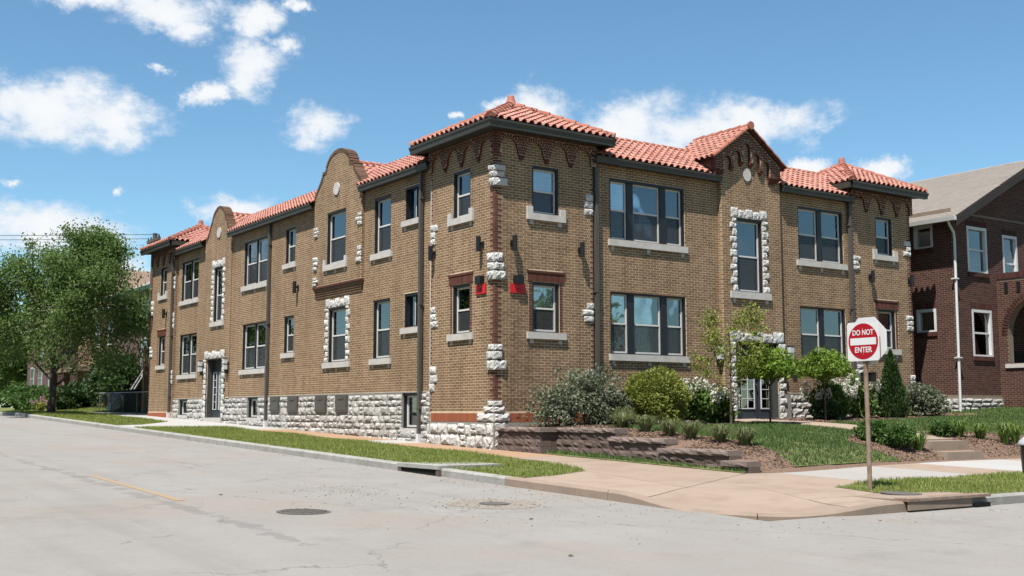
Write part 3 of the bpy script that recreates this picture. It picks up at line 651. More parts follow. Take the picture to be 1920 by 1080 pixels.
# rock-faced quoins set into the tower edges
def corner_stone(z0, z1, ax, ay, me=None):      # wraps the near corner
    st = random.choice(SMALLST); mb = MB(); b = 0
    for (fr, w) in ((RT, ax), (LT, ay)):
        b = len(mb.v); h = z1 - z0
        for v in st.vertices:
            u = -.05 + v.co.x * (w + .05)
            if fr.side == 'R': mb.v.append((u, -.02 + v.co.y * .065, z0 + v.co.z * h))
            else: mb.v.append((-.02 + v.co.y * .065, w - v.co.x * (w + .05), z0 + v.co.z * h))
        for p in st.polygons: mb.f.append(tuple(b + i for i in p.vertices)); mb.mi.append(0)
    mb.box(-.055, .05, -.055, .05, z0 + .01, z1 - .01)
    return mb.build('quoin_stone', M['whitestone'], BLD)
for zs, ws in (([.02, .22, .42, .62], [(.3, .3), (.26, .3), (.3, .26)]), ([.62, .84, 1.0, 1.14], [(.42, .72), (.28, .42), (.2, .24)]), ([1.86, 2.12, 2.34, 2.5], [(.32, .28), (.2, .3), (.2, .22)]), ([4.06, 4.3, 4.5, 4.74], [(.3, .3), (.26, .25), (.22, .28)]), ([6.38, 6.6, 6.76, 6.92], [(.36, .2), (.26, .2), (.28, .22)])):
    for k in range(3): corner_stone(zs[k], zs[k + 1] - .012, *ws[k])
EDGE_L = [(3.05, 5.24, 5.8), (3.05, 3.05, 3.62), (3.05, 1.38, 2.06), (24.05, 5.95, 6.5), (24.05, 4.3, 5.0), (24.05, 2.0, 2.6), (27.2, 5.0, 5.7), (27.2, 3.2, 3.7)]
for e, z0, z1 in EDGE_L:
    n = 3; h = (z1 - z0) / n; sgn = -1 if e in (3.05, 27.2) else 1
    for k in range(n):
        w = random.uniform(.22, .42); a, b = (e - w, e + .02) if sgn < 0 else (e - .02, e + w)
        stone(LT, a, b, z0 + k * h, z0 + (k + 1) * h - .012, .045, BLD, 0, 'quoin_stone', SMALLST)
for e, z0, z1 in [(3.05, 5.92, 6.48), (3.05, 3.15, 3.65), (3.05, 1.35, 1.95), (13.35, 5.24, 5.7), (13.35, 2.0, 2.5), (16.2, 5.86, 6.36), (16.2, 3.45, 3.95), (16.2, 1.5, 2.05)]:
    h = (z1 - z0) / 3
    for k in range(3):
        w = random.uniform(.2, .4); a, b = (e - w, e + .01) if e in (3.05, 16.2) else (e - .01, e + w)
        stone(RT, a, b, z0 + k * h, z0 + (k + 1) * h - .012, .045, BLD, 0, 'quoin_stone', SMALLST)
for z0, z1, u in ((6.38, 6.78, 'n'), (5.28, 5.78, 'n'), (6.38, 6.7, 'f'), (5.3, 5.75, 'f'), (4.82, 5.1, 'f')):
    h = (z1 - z0) / 3
    for k in range(3):
        w = random.uniform(.24, .4); a, b = (7.1, 7.1 + w) if u == 'n' else (10.44 - w, 10.44)
        stone(LT, a, b, z0 + k * h, z0 + (k + 1) * h - .01, .055, BLD, 0, 'quoin_stone', SMALLST)
# stone pier between the wing and the near tower
for k in range(6): stone(LT, 3.03, 3.2, .62 + k * .13, .74 + k * .13, .07, BLD, 0, 'quoin_stone')
def surround(fr, h, par, top=.26, bw=.17, step=.2, zb=None, d0=0.0):
    z = zb if zb is not None else h[2]; k = 0
    while z < h[3] - .04:
        hh = min(random.uniform(.85, 1.2) * step, h[3] - z)
        for s in (-1, 1):
            w = bw * (1.5 if (k + (s > 0)) % 2 else .95)
            a, b = (h[0] - w, h[0] + .01) if s < 0 else (h[1] - .01, h[1] + w)
            stone(fr, a, b, z, z + hh - .012, .045, par, d0, 'surround_stone', SMALLST)
        z += hh; k += 1
    a = h[0] - bw * 1.2; e = h[1] + bw * 1.2; n = 5; w = (e - a) / n
    for q in range(n):
        hh = top * (1.18 if q in (0, n - 1) else 1.12 if q == 2 else .92)
        stone(fr, a + q * w, a + (q + 1) * w - .01, h[3], h[3] + hh, .05, par, d0, 'surround_stone', SMALLST)
surround(LW, (8.23, 9.48, 2.37, 4.06), BLD); surround(LG, HSTAIR_L, BLD); surround(LG, HDOOR_L, BLD, .28, .19, d0=.03); surround(RB, HSTAIR_R, BLD); surround(RB, HDOOR_R, BLD, .28, .19, d0=.03)

# ---------------------------------------------------------------- windows
def window(fr, h, units=1, sill=None, ext=.1, blocks=2, lugs=False, blind=1, style='hung', mull=.14, wide=None, label=None, casing=None, dark=None):
    u0, u1, z0, z1 = h; mb = MB(); t = .055; dk = casing or M['dark']; D0, D1 = -.21, -.02
    fr.box(mb, u0, u0 + t, z0, z1, D0, D1); fr.box(mb, u1 - t, u1, z0, z1, D0, D1); fr.box(mb, u0 + t, u1 - t, z1 - .07, z1, D0, D1); fr.box(mb, u0 + t, u1 - t, z0, z0 + .03, D0, D1 - .01)
    ws = wide or [1] * units; tot = sum(ws); avail = (u1 - u0) - 2 * t - mull * (len(ws) - 1); cur = u0 + t; cells = []
    for k, w in enumerate(ws):
        cells.append((cur, cur + avail * w / tot)); cur += avail * w / tot
        if k < len(ws) - 1: fr.box(mb, cur, cur + mull, z0 + .03, z1 - .07, D0 + .01, -.06); cur += mull
    win = mb.build('window', dk, BLD)
    if label: win['label'] = label
    for a, b in cells:
        za, zb = z0 + .03, z1 - .07; zm = za + (zb - za) * .5; f = .042
        if style == 'hung':
            mb = MB(); fr.box(mb, a, a + f, za, zb, -.155, -.105); fr.box(mb, b - f, b, za, zb, -.155, -.105); fr.box(mb, a + f, b - f, zb - f, zb, -.155, -.107); fr.box(mb, a + f, b - f, za, za + f * 1.2, -.155, -.107); fr.box(mb, a + f, b - f, zm - .022, zm + .022, -.15, -.103)
            mb.build('sash', M['sash'], win)
            mb = MB(); fr.box(mb, a + f, b - f, zm + .022, zb - f, -.135, -.129); mb.build('pane', M['glass'], win)
            mb = MB(); fr.box(mb, a + f, b - f, za + f * 1.2, zm - .022, -.148, -.142); mb.build('pane', M['glass'], win)
            mb = MB(); fr.quad(mb, a + f, b - f, za + f * 1.2, zm - .022, -.118); mb.build('insect_screen', M['screen'], win)
        elif style == 'slide':
            mb = MB(); m = (a + b) / 2; fr.box(mb, a, a + .03, za, zb, -.155, -.11, 0); fr.box(mb, m - .03, m + .03, za, zb, -.155, -.108); fr.box(mb, b - .03, b, za, zb, -.155, -.11); fr.box(mb, a, b, zb - .03, zb, -.156, -.112); fr.box(mb, a, b, za, za + .03, -.156, -.112)
            mb.build('sash', M['dark'], win)
            for p, q, dd in ((a + .03, m - .03, -.13), (m + .03, b - .03, -.14)): mb = MB(); fr.box(mb, p, q, za + .03, zb - .03, dd - .006, dd); mb.build('pane', M['glass'], win)
            mb = MB(); fr.box(mb, m - .012, m + .012, za + .03, zb - .03, -.107, -.098); mb.build('sash_bar', M['sash'], win)
        else:
            mb = MB(); f = .05; fr.box(mb, a, a + f, za, zb, -.155, -.1); fr.box(mb, b - f, b, za, zb, -.155, -.1); fr.box(mb, a + f, b - f, zb - f, zb, -.155, -.102); fr.box(mb, a + f, b - f, za, za + f, -.155, -.102); mb.build('sash', M['sash'], win)
            mb = MB(); fr.box(mb, a + f, b - f, za + f, zb - f, -.135, -.129); mb.build('pane', M['glass'], win)
        if blind:
            zl = zb - (zb - za) * blind
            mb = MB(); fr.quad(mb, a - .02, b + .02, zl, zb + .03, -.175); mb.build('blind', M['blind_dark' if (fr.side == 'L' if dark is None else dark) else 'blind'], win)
    if sill:
        zb_, zt = sill; mb = MB(); fr.box(mb, u0 - ext, u1 + ext, zb_, zt, -.03, .065)
        if lugs:
            for p, q in ((u0 - ext, u0 - .01), (u1 + .01, u1 + ext)): fr.box(mb, p, q, zt, zt + .17, -.02, .06)
        mb.build('sill', M['sill'], win)
        n = blocks
        for k in range(n):
            w = .11; p = (u0 - ext + .1) + (u1 - u0 + 2 * ext - .2 - w) * (k / (n - 1)); mb = MB(); fr.box(mb, p, p + w, zb_ - .115, zb_, -.02, .012); mb.build('sill_block', M['sill'], win)
    return win
for h in HL[0:4]: window(LW, h, 2, (h[2] - .17, h[2]), .11, 3, mull=.1, blind=(.5 if h[2] < 4 else 1))
for h in HL[4:6]: window(LW, h, 1, (h[2] - .16, h[2]), .11, 2, blind=.5)
window(LW, HL[6], 1, (2.2, 2.37), .12, 2); window(LW, HL[7], 1, (5.24, 5.41), .12, 2)
for h in HL[8:10]: window(LW, h, 1, (h[2] - .16, h[2]), .12, 2, style='slide', blind=0)
window(LW, HL[10], 1, (2.2, 2.37), .3, 3); window(LT, HORIEL, 1, (5.22, 5.4), .14, 3, lugs=True)
window(LG, HSTAIR_L, 1, (4.1, 4.27), .24, 3, blind=0); window(RB, HSTAIR_R, 1, (4.06, 4.25), .28, 3, blind=0)
for h in HR[0:2]: window(RW, h, 3, (h[2] - .17, h[2]), .06, 3, wide=[.62, 1, .62], mull=.22)
for h in HR[2:4]: window(RW, h, 2, (h[2] - .17, h[2]), .1, 3, mull=.2)
for hs, fr in ((HT, LT), (HT, RT), (HT2, LT), (HT3, RT)):
    for h in hs: window(fr, h, 1, (h[2] - .165, h[2]), .18, 2, lugs=h[2] > 5, blind=.5 if fr is LT else .45)
for h in HBAS: window(LW, h, 1, None, style='fixed', blind=0)
mb = MB(); LW.box(mb, 3.7, 4.75, .26, .415, -.1, .06); mb.build('basement_sill', M['sill'], BLD)
for a, b, z in ((14.9, 15.97, .655), (22.22, 23.4, .735)): mb = MB(); LW.box(mb, a, b, z - .13, z, -.1, .055); mb.build('basement_sill', M['sill'], BLD)
# dark core box behind the glass, standing in for the unlit rooms
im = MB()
im.box(1.3, 8.5, 1.3, LEND - .5, -.4, 7.3); im.box(8.5, REND - .5, 1.3, 9.5, -.4, 7.3); im.build('dark_backing', M['room'], BLD)
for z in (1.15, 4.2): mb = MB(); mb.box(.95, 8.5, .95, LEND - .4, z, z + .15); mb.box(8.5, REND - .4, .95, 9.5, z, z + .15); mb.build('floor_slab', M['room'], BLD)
# metal hatches in the foundation
for (a, b, c, d) in HAT:
    mb = MB(); LW.box(mb, a, b, c, d + .03, .02, .085); LW.box(mb, a + .07, b - .07, c + .05, d - .03, .085, .092); ht = mb.build('hatch', M['pipe'], BLD)
    mb = MB(); LW.box(mb, a + .2, b - .2, d - .09, d - .05, .092, .11); mb.build('handle', M['pipe'], ht)
# oriel corbel
mb = MB(); n = 5
for k in range(n):
    d = .11 * (1 - (k + 1) / (n + .5)); LW.box(mb, 7.12 + .02 * k, 10.42 - .02 * k, 4.75 - .0677 * (k + 1) + .008, 4.75 - .0677 * k, -.02, d + .02)
mb.build('oriel_corbel', M['brick'], BLD)
mb = MB(); LW.box(mb, 7.1, 10.44, 4.72, 4.78, -.02, .135); mb.build('corbel_band', M['redbrick'], BLD)
# medallions
def medallion(fr, u, z, ru, rz, d=0.0):
    mb = MB(); n = 20; fr.poly(mb, [(u + ru * cos(2 * pi * k / n), z + rz * sin(2 * pi * k / n)) for k in range(n)], d, d + .035); mb.build('medallion', M['sill'], BLD)
medallion(LT, 8.82, 7.73, .2, .2); medallion(LG, 19.15, 7.7, .2, .2); medallion(RB, 8.69, 7.66, .16, .19)
# coping bricks of the curved parapets
for fr, prof, c, dep in ((LT, G2, 8.77, .3), (LG, G1, 19.21, .3)):
    pts = gable_profile(prof[1:], c); pts = [p for p in pts]; path = []
    for p, q in zip(pts, pts[1:]):
        L = math.dist(p, q); n = max(1, int(L / .02))
        for k in range(n): path.append((p[0] + (q[0] - p[0]) * k / n, p[1] + (q[1] - p[1]) * k / n))
    acc = 0; last = path[0]; cop = []
    for p in path[1:]:
        acc += math.dist(p, last); last = p
        if acc >= .078: cop.append(p); acc = 0
    cm = MB(); f2 = Fr(fr.side, 0); f2.box(cm, -.032, .032, -.05, .045, -dep, .022); cme = cm.mesh('coping_brick', M['copbrick'])
    for i, p in enumerate(cop):
        a = cop[max(0, i - 1)]; b = cop[min(len(cop) - 1, i + 1)]; ang = atan2(b[1] - a[1], b[0] - a[0]) + pi
        inst('coping_brick', cme, BLD, loc=fr.P(p[0], p[1], 0), rot=(ang if fr.side == 'L' else 0, 0 if fr.side == 'L' else -ang, 0))
    mb = MB(); n = len(cop)
# ---------------------------------------------------------------- corbelled arch friezes
def arc(c, z, r, n=9, a0=0, a1=pi): return [(c + r * cos(a0 + (a1 - a0) * k / n), z + r * sin(a0 + (a1 - a0) * k / n)) for k in range(n + 1)]
def voussoirs(mb, fr, c, z, r0, r1, d0, d1, n=11):
    for k in range(n):
        a = pi * (k + .17) / n; b = pi * (k + .83) / n
        q = [(c + r0 * cos(a), z + r0 * sin(a)), (c + r1 * cos(a), z + r1 * sin(a)), (c + r1 * cos(b), z + r1 * sin(b)), (c + r0 * cos(b), z + r0 * sin(b))]
        if fr.side == 'L': q = [q[1], q[0], q[3], q[2]]
        mb.hexa([fr.P(*p, d0) for p in q] + [fr.P(*p, d1) for p in q])
def frieze(fr, u0, u1, far):
    d = .065; zc, zt, r = 7.36, 7.8, .25; n = 4; sp = (u1 - u0) / n; cs = [u0 + sp * (k + .5) for k in range(n)]
    pts = [(u1, zt), (u0, zt), (u0, zc - .15)]
    pts += [(cs[0] - r, zc - .15)]
    for k, c in enumerate(cs):
        pts += arc(c, zc, r)[::-1]
        if k < n - 1: pts += [(c + r + .02, zc - .07), (c + r + .045, zc - .135), (cs[k + 1] - r - .045, zc - .135), (cs[k + 1] - r - .02, zc - .07)]
    pts += [(u1 - (u1 - cs[-1] - r), zc - .15), (u1, zc - .15)]
    mb = MB(); fr.poly(mb, pts, -.01, d, 0, 1); fz = mb.build('corbel_frieze', [M['redmortar'], M['redbrick']], BLD)
    br = Bricks()
    def ol(z):
        iv = [(u0 - .0, u1)]
        for c in cs:
            w2 = .35 ** 2 - (z - zc) ** 2
            if z > zc and w2 > 0: iv = sub_iv(iv, [(c - sqrt(w2), c + sqrt(w2), 0, 99)], z)
            elif z <= zc: w = r + .012 + .04 * min(1, (zc - z) / .135); iv = sub_iv(iv, [(c - w, c + w, 0, 99)], z)
        return [q for q in iv if q[1] - q[0] > .05]
    br.add(fr, courses(0, 0, zc - .15, zt, outline=ol), d0=d - .01, d1=d + .003); br.build('frieze_bricks', M['redbrick'], fz)
    for c in cs: mb = MB(); voussoirs(mb, fr, c, zc, r + .006, r + .095, d - .03, d + .008, 12); tag(mb.build('arch', M['redbrick'], fz), kind='stuff')
    for k in range(n - 1):      # stepped pendants
        m = (cs[k] + cs[k + 1]) / 2
        for s, (w, z) in enumerate(((.15, zc - .135), (.1, zc - .2))):
            mb = MB(); fr.box(mb, m - w / 2, m + w / 2, z - .06, z + .004, -.01, d - .01 - .018 * s); mb.build('pendant_brick', M['redbrick'], fz)
frieze(LT, -.065, TW0 + .06, 0); frieze(RT, 0.001, TW1 + .06, 0); frieze(LT, LT2 - .06, LEND + .1, 1); frieze(RT, RT2 - .06, REND + .1, 1)
fq = [MB().box(-.073, .1, -.073, .004 if k else .09, 0, BH - BJ).mesh('corner_brick', M['redbrick']) for k in (0, 1)]
for i in range(math.ceil(7.15 / BH), int(7.8 / BH)): inst('corner_brick', fq[i % 2], BLD, loc=(0, 0, i * BH))
# entry gable: stepped arches under the rake
d = .1
A = [(7.85, 7.98), (8.24, 8.17), (8.63, 8.43), (9.02, 8.17), (9.41, 7.98)]; r = .135
pts = [(10.0, ZG), (10.0, 8.0), (gx, 8.96), (7.28, 8.0), (7.28, ZG), (A[0][0] - r, ZG)]
low = [7.84, 8.02, 8.02, 7.84]
for k, (c, z) in enumerate(A):
    pts += arc(c, z, r)[::-1]
    if k < 4: pts += [(c + r + .02, low[k]), (A[k + 1][0] - r - .02, low[k])]
pts += [(A[4][0] + r, ZG)]
mb = MB(); RB.poly(mb, pts[::-1], -.02, d, 0, 1); fz = mb.build('corbel_frieze', [M['redmortar'], M['redbrick']], BLD)
br = Bricks()
def olg(z):
    h = (8.94 - z) * 1.41; iv = [(max(7.28, gx - h), min(10.0, gx + h))]
    for k, (c, zz) in enumerate(A):
        w2 = .225 ** 2 - (z - zz) ** 2
        if z > zz and w2 > 0: iv = sub_iv(iv, [(c - sqrt(w2), c + sqrt(w2), 0, 99)], z)
        elif z <= zz: iv = sub_iv(iv, [(c - r - .02, c + r + .02, 0, 99)], z)
    for k in range(4):
        if z < low[k]: iv = sub_iv(iv, [(A[k][0], A[k + 1][0], 0, 99)], z)
    return [q for q in iv if q[1] - q[0] > .05]
br.add(RB, courses(0, 0, ZG, 8.92, outline=olg), d0=d - .01, d1=d + .003); br.build('frieze_bricks', M['redbrick'], fz)
for c, z in A: mb = MB(); voussoirs(mb, RB, c, z, r + .004, r + .085, d - .03, d + .006, 9); tag(mb.build('arch', M['redbrick'], fz), kind='stuff')
for k in range(4):
    m = (A[k][0] + A[k + 1][0]) / 2
    for s in range(2): w = .15 - .05 * s; mb = MB(); RB.box(mb, m - w / 2, m + w / 2, low[k] - .07 * (s + 1), low[k] - .07 * s + .003, -.01, d - .02 - .04 * s); mb.build('pendant_brick', M['redbrick'], fz)
for a, b in ((7.29, 7.7), (9.56, 9.99)):
    for s in range(3): mb = MB(); RB.box(mb, a + (.09 * s if a < 8 else 0), b - (.09 * s if a > 8 else 0), ZG - .07 * (s + 1), ZG - .07 * s + .003, -.3, d - .03 - .035 * s); mb.build('pendant_brick', M['redbrick'], fz)
mb = MB(); RB.box(mb, 7.3, 7.7, 7.5, 8.0, -.75, -.021); mb.build('gable_return', M['redmortar'], BLD); sb = Bricks(); sb.add(Fr('L', 7.3), courses(-.2, .7, 7.5, 8.0)); sb.build('frieze_bricks', M['redbrick'], fz)
mb = MB(); mb.face([(7.2, .35, 7.72), (7.2, .8, 7.95), (7.2, .8, 8.1), (7.2, .35, 7.92)]); mb.build('flashing', M['metal'], BLD)

# ---------------------------------------------------------------- clay tile roofs
def tile_mesh():
    mb = MB(); w, L, r = .225, .29, .07; prof = []
    for k in range(7): a = pi * k / 6; prof.append((.075 - .073 * cos(a), .012 + r * sin(a)))
    prof += [(.175, .004), (.205, .004), (.227, .014)]
    for (y, z0, s) in ((0, .036, 1), (L, 0, .95)):
        for x, h in prof: mb.v.append((x if s == 1 else x * s + .006, y, z0 + h * s))
    for x, h in prof: mb.v.append((x, .004, .036 + h - .018))
    n = len(prof)
    for k in range(n - 1): mb.f.append((k, k + 1, n + k + 1, n + k)); mb.mi.append(0); mb.f.append((2 * n + k, 2 * n + k + 1, k + 1, k)); mb.mi.append(0)
    return mb.mesh('roof_tile', M['tile'], smooth=False)
TILE = tile_mesh(); TW_, TE = .225, .225
TILES = []
def roof_plane(O, A, Bv, wid, ln, clip=None, deck=None):
    O, A, Bv = Vector(O), Vector(A).normalized(), Vector(Bv).normalized(); N = A.cross(Bv).normalized()
    nc = max(1, round(wid / TW_)); sc = wid / nc / TW_; nr = max(1, math.ceil((ln - .06) / TE))
    for r_ in range(nr):
        for c in range(nc):
            a, b = c * TW_ * sc, r_ * TE
            if clip and not clip(a + TW_ / 2, b + TE * .45): continue
            p = O + A * a + Bv * b + N * (random.uniform(-.003, .005))
            R = Matrix((A * sc, Bv, N)).transposed().to_4x4(); R.translation = p; TILES.append(R)
def tri_face(mb, *pts): mb.face(pts)
dk = MB(); HIPS = []; GUT = []
OV, ZE, ZA_ = .42, 7.93, 8.92
for (x0, x1, y0, y1) in ((0, TW1, 0, TW0), (0, 3.1, LT2, LEND), (RT2, REND, 0, 2.95)):
    a0, a1, b0, b1 = x0 - OV, x1 + OV, y0 - OV, y1 + OV; cx, cy = (x0 + x1) / 2, (y0 + y1) / 2; ap = Vector((cx, cy, ZA_))
    cor = [Vector((a0, b0, ZE)), Vector((a1, b0, ZE)), Vector((a1, b1, ZE)), Vector((a0, b1, ZE))]
    for k in range(4):
        p, q = cor[k], cor[(k + 1) % 4]; mid = (p + q) / 2; wid = (q - p).length; Bv = ap - mid; ln = Bv.length
        dk.face([p, q, ap])
        roof_plane(p, q - p, Bv, wid, ln, clip=lambda a, b, w=wid, l=ln: abs(a - w / 2) < w / 2 * (1 - b / l) + .03)
        HIPS.append((cor[k] + Vector((0, 0, .07)), ap + Vector((0, 0, .08)), .125))
    dk.face([Vector((a0, b0, ZE - .02)), Vector((a0, b1, ZE - .02)), Vector((a1, b1, ZE - .02)), Vector((a1, b0, ZE - .02))])
    # finial
    fb = MB(); fb.lathe([(.32, -.1), (.23, .0), (.155, .10), (.11, .2), (.09, .3), (.078, .32), (.0, .335)], (cx, cy, ZA_ - .02), 14); fb.build('finial', M['ridge'], BLD, True)
sl = math.atan2(.92, 1.42); WB = (cos(sl), sin(sl)); WLN = math.hypot(.92, 1.42)
ZW = 7.5; RD = 1.3
for (y0, y1) in ((2.9, 24.6),):
    roof_plane((-.12, y1, ZW), (0, -1, 0), (WB[0], 0, WB[1]), y1 - y0, WLN, clip=lambda a, b: not (abs(24.6 - a - 8.77) < 1.5 and b < .5) and not (abs(24.6 - a - 19.21) < 1.32 and b < .4) and not (24.6 - a < 3.3 and b < .6))
    for a_, b_, x_ in ((y0, 7.1, -.12), (7.1, 10.44, .3), (10.44, 17.78, -.12), (17.78, 20.64, .34), (20.64, y1, -.12)):
        z_ = ZW - .01 + (x_ + .12) * .92 / 1.42; dk.face([(x_, b_, z_), (x_, a_, z_), (RD, a_, ZW + .91), (RD, b_, ZW + .91)])
    dk.face([(RD, y0, ZW + .91), (RD + .8, y0, 7.9), (RD + .8, y1, 7.9), (RD, y1, ZW + .91)])
    HIPS.append((Vector((RD, y0, ZW + .97)), Vector((RD, y1, ZW + .97)), .09))
for (x0, x1) in ((2.9, 13.8),):
    roof_plane((x0, -.12, ZW), (1, 0, 0), (0, WB[0], WB[1]), x1 - x0, WLN, clip=lambda a, b: not (7.15 < a + 2.9 < 10.0 and b < .55) and not (a + 2.9 < 3.2 and b < .6))
    for a_, b_, y_ in ((x0, 7.62, -.12), (7.62, 10.1, .25), (10.1, x1, -.12)):
        z_ = ZW - .01 + (y_ + .12) * .92 / 1.42; dk.face([(a_, y_, z_), (b_, y_, z_), (b_, RD, ZW + .91), (a_, RD, ZW + .91)])
    dk.face([(x0, RD, ZW + .91), (x1, RD, ZW + .91), (x1, RD + .8, 7.9), (x0, RD + .8, 7.9)])
    HIPS.append((Vector((x0, RD, ZW + .97)), Vector((x1, RD, ZW + .97)), .09))
# entry gable roof
GS = math.hypot(1.5, 1.06); gy0, gy1 = -.25, 1.95
for s in (-1, 1):
    ex = gx + s * 1.5; Bv = (-s * 1.5, 0, 1.06)
    if s < 0: roof_plane((ex, gy1, 7.94), (0, -1, 0), Bv, gy1 - gy0, GS)
    else: roof_plane((ex, gy0, 7.94), (0, 1, 0), Bv, gy1 - gy0, GS)
    dk.face([(ex, gy0 + .01, 7.93), (ex, gy1, 7.93), (gx, gy1, 8.99), (gx, gy0 + .01, 8.99)])
    HIPS.append((Vector((ex, gy0, 8.0)), Vector((gx, gy0, 9.06)), .08))
HIPS.append((Vector((gx, gy0 - .04, 9.07)), Vector((gx, gy1, 9.07)), .10))
# cross roofs behind the curved parapets
for c, zr, dp, xs in ((8.77, 8.58, 1.75, .32), (19.21, 8.45, 1.5, .34)):
    sy = zr - 7.42; L2 = math.hypot(dp, sy)
    roof_plane((xs, c - dp, 7.42), (1, 0, 0), (0, dp, sy), 2.0, L2)
    dk.face([(xs, c - dp, 7.41), (xs + 2, c - dp, 7.41), (xs + 2, c, zr - .01), (xs, c, zr - .01)]); dk.face([(xs, c + dp, 7.41), (xs, c, zr - .01), (xs + 2, c, zr - .01), (xs + 2, c + dp, 7.41)])
    HIPS.append((Vector((xs, c, zr + .06)), Vector((xs + 1.9, c, zr + .06)), .09))
dk.face([(RD + .8, RD + .8, 7.9), (REND, RD + .8, 7.9), (REND, 10, 7.9), (9, 10, 7.9), (9, LEND, 7.9), (RD + .8, LEND, 7.9)])
ROOF = dk.build('roof', M['deck'], BLD)
TILES.sort(key=lambda m: (m.translation - CAM).length)
for m in TILES[:300]: inst('roof_tile', TILE, ROOF, mw=m)
tv = np.array([v.co[:] for v in TILE.vertices]); tf = [tuple(p.vertices) for p in TILE.polygons]; TV = []; TF = []; nb = 0
tfa = np.array(tf)
for m in TILES[300:]:
    A_ = np.array(m); TV.append(tv @ A_[:3, :3].T + A_[:3, 3]); TF.append(tfa + nb); nb += len(tv)
tag(np_mesh('roof_tiles', np.concatenate(TV), np.concatenate(TF), M['tile'], ROOF), kind='stuff')
rm = MB(); n = 8
for k in range(2):
    for q in range(n + 1): a = pi * q / n - .15 + .3 * q / n - 0; rm.v.append((k * 1.0, -cos(a) * (1.0 - .14 * k), sin(a) * (1.0 - .14 * k) - .25 - .12 * k))
for q in range(n): rm.f.append((q, q + 1, n + 2 + q, n + 1 + q)); rm.mi.append(0)
rm.f.append(tuple(range(n + 1))); rm.mi.append(0)
RIDGE = rm.mesh('ridge_tile', M['ridge'])
for p, q, rad in HIPS:
    ax = (q - p); L = ax.length; ax.normalize(); side = Vector((0, 0, 1)).cross(ax).normalized(); upv = ax.cross(side); nn = max(1, int(L / .34)); st = L / nn
    for k in range(nn):
        R = Matrix((ax * (st * 1.12), side * rad, upv * rad)).transposed().to_4x4(); R.translation = p + ax * st * k + upv * .004 * (k % 2); inst('ridge_tile', RIDGE, ROOF, mw=R)
# round end cap on the entry gable ridge
mb = MB(); mb.tube([(gx, gy0 - .1, 9.06), (gx, gy0 - .03, 9.06)], .12, 14); mb.build('ridge_cap', M['ridge'], ROOF)

# ---------------------------------------------------------------- gutters, soffits, downpipes
def gutter_run(fr, u0, u1, zb, h, d, back, name='gutter', soff=True, m0=0, m1=0):
    prof = [(d - .12, zb), (d - .03, zb), (d - .025, zb + h * .45), (d, zb + h * .75), (d, zb + h), (d - .015, zb + h), (d - .015, zb + h * .8), (d - .12, zb + .02)]
    mb = MB()
    def ring(u, mit): return [fr.P(u + mit * dd, z, dd) for dd, z in prof]
    a, b = ring(u0, -m0), ring(u1, m1); n = len(prof); mb.v += a + b
    for k in range(n): mb.f.append((k, (k + 1) % n, n + (k + 1) % n, n + k)); mb.mi.append(0)
    mb.f.append(tuple(range(n))); mb.mi.append(0); mb.f.append(tuple(range(n, 2 * n))); mb.mi.append(0)
    g = mb.build(name, M['gutter'], BLD)
    if soff:
        mb = MB(); q = [(u0 - m0 * (d - .12), u1 + m1 * (d - .12))]
        mb.face([fr.P(u0, zb + .03, -.02), fr.P(u1, zb + .03, -.02), fr.P(u1 + m1 * (d - .11), zb + .03, d - .11), fr.P(u0 - m0 * (d - .11), zb + .03, d - .11)]); mb.build('soffit', M['soffit'], g)
gutter_run(LT, 0, TW0, 7.73, .2, .46, 0, m0=1, m1=1); gutter_run(RT, 0, TW1, 7.73, .2, .46, 0, m0=1, m1=1)
gutter_run(LT, LT2, LEND, 7.73, .2, .46, 0, m0=1, m1=1); gutter_run(RT, RT2, REND, 7.73, .2, .46, 0, m0=1, m1=1)
for q_ in ((RT2 - .46, RT2 - .34, -.34, 1.2), (TW1 + .34, TW1 + .46, -.34, 1.2), (-.34, 1.2, TW0 + .34, TW0 + .46), (-.34, 1.2, LT2 - .46, LT2 - .34)): MB().box(*q_, 7.74, 7.92).build('return_gutter', M['gutter'], BLD)
for a, b in ((TW0 + .02, 7.1), (10.46, 17.78), (20.64, LT2 - .02)): gutter_run(LW, a, b, 7.33, .17, .28, 0)
for a, b in ((TW1 + .02, 7.62), (10.1, RT2 - .02)): gutter_run(RW, a, b, 7.33, .17, .28, 0)
def downpipe(fr, u, z0, z1, boot=True, d=.03, w=.105):
    mb = MB(); fr.box(mb, u - w / 2, u + w / 2, z0 + (.22 if boot else 0), z1, d, d + .085); p = mb.build('downpipe', M['pipe'], BLD)
    for z in (z0 + .9, (z0 + z1) / 2, z1 - .8): mb = MB(); fr.box(mb, u - w / 2 - .03, u + w / 2 + .03, z, z + .035, d - .03, d + .092); mb.build('bracket', M['pipe'], p)
    if boot: mb = MB(); fr.box(mb, u - w / 2 - .02, u + w / 2 + .02, z0 - .05, z0 + .24, d - .01, d + .1); mb.build('drain_boot', M['white'], p)
downpipe(LW, 3.62, gl(3.6), 7.4, d=.06); downpipe(LW, 14.15, gl(14.1), 7.4); downpipe(LW, 24.2, gl(24.3), 7.4, d=.13)
downpipe(RW, 3.17, .45, 7.4, False, d=.06); downpipe(RW, 13.25, .6, 7.4, False, d=.06)
mb = MB(); mb.tube([LT.P(3.09, .7, -.02), LT.P(3.09, 7.0, -.02)], .02, 6); mb.build('conduit', M['sill'], BLD)

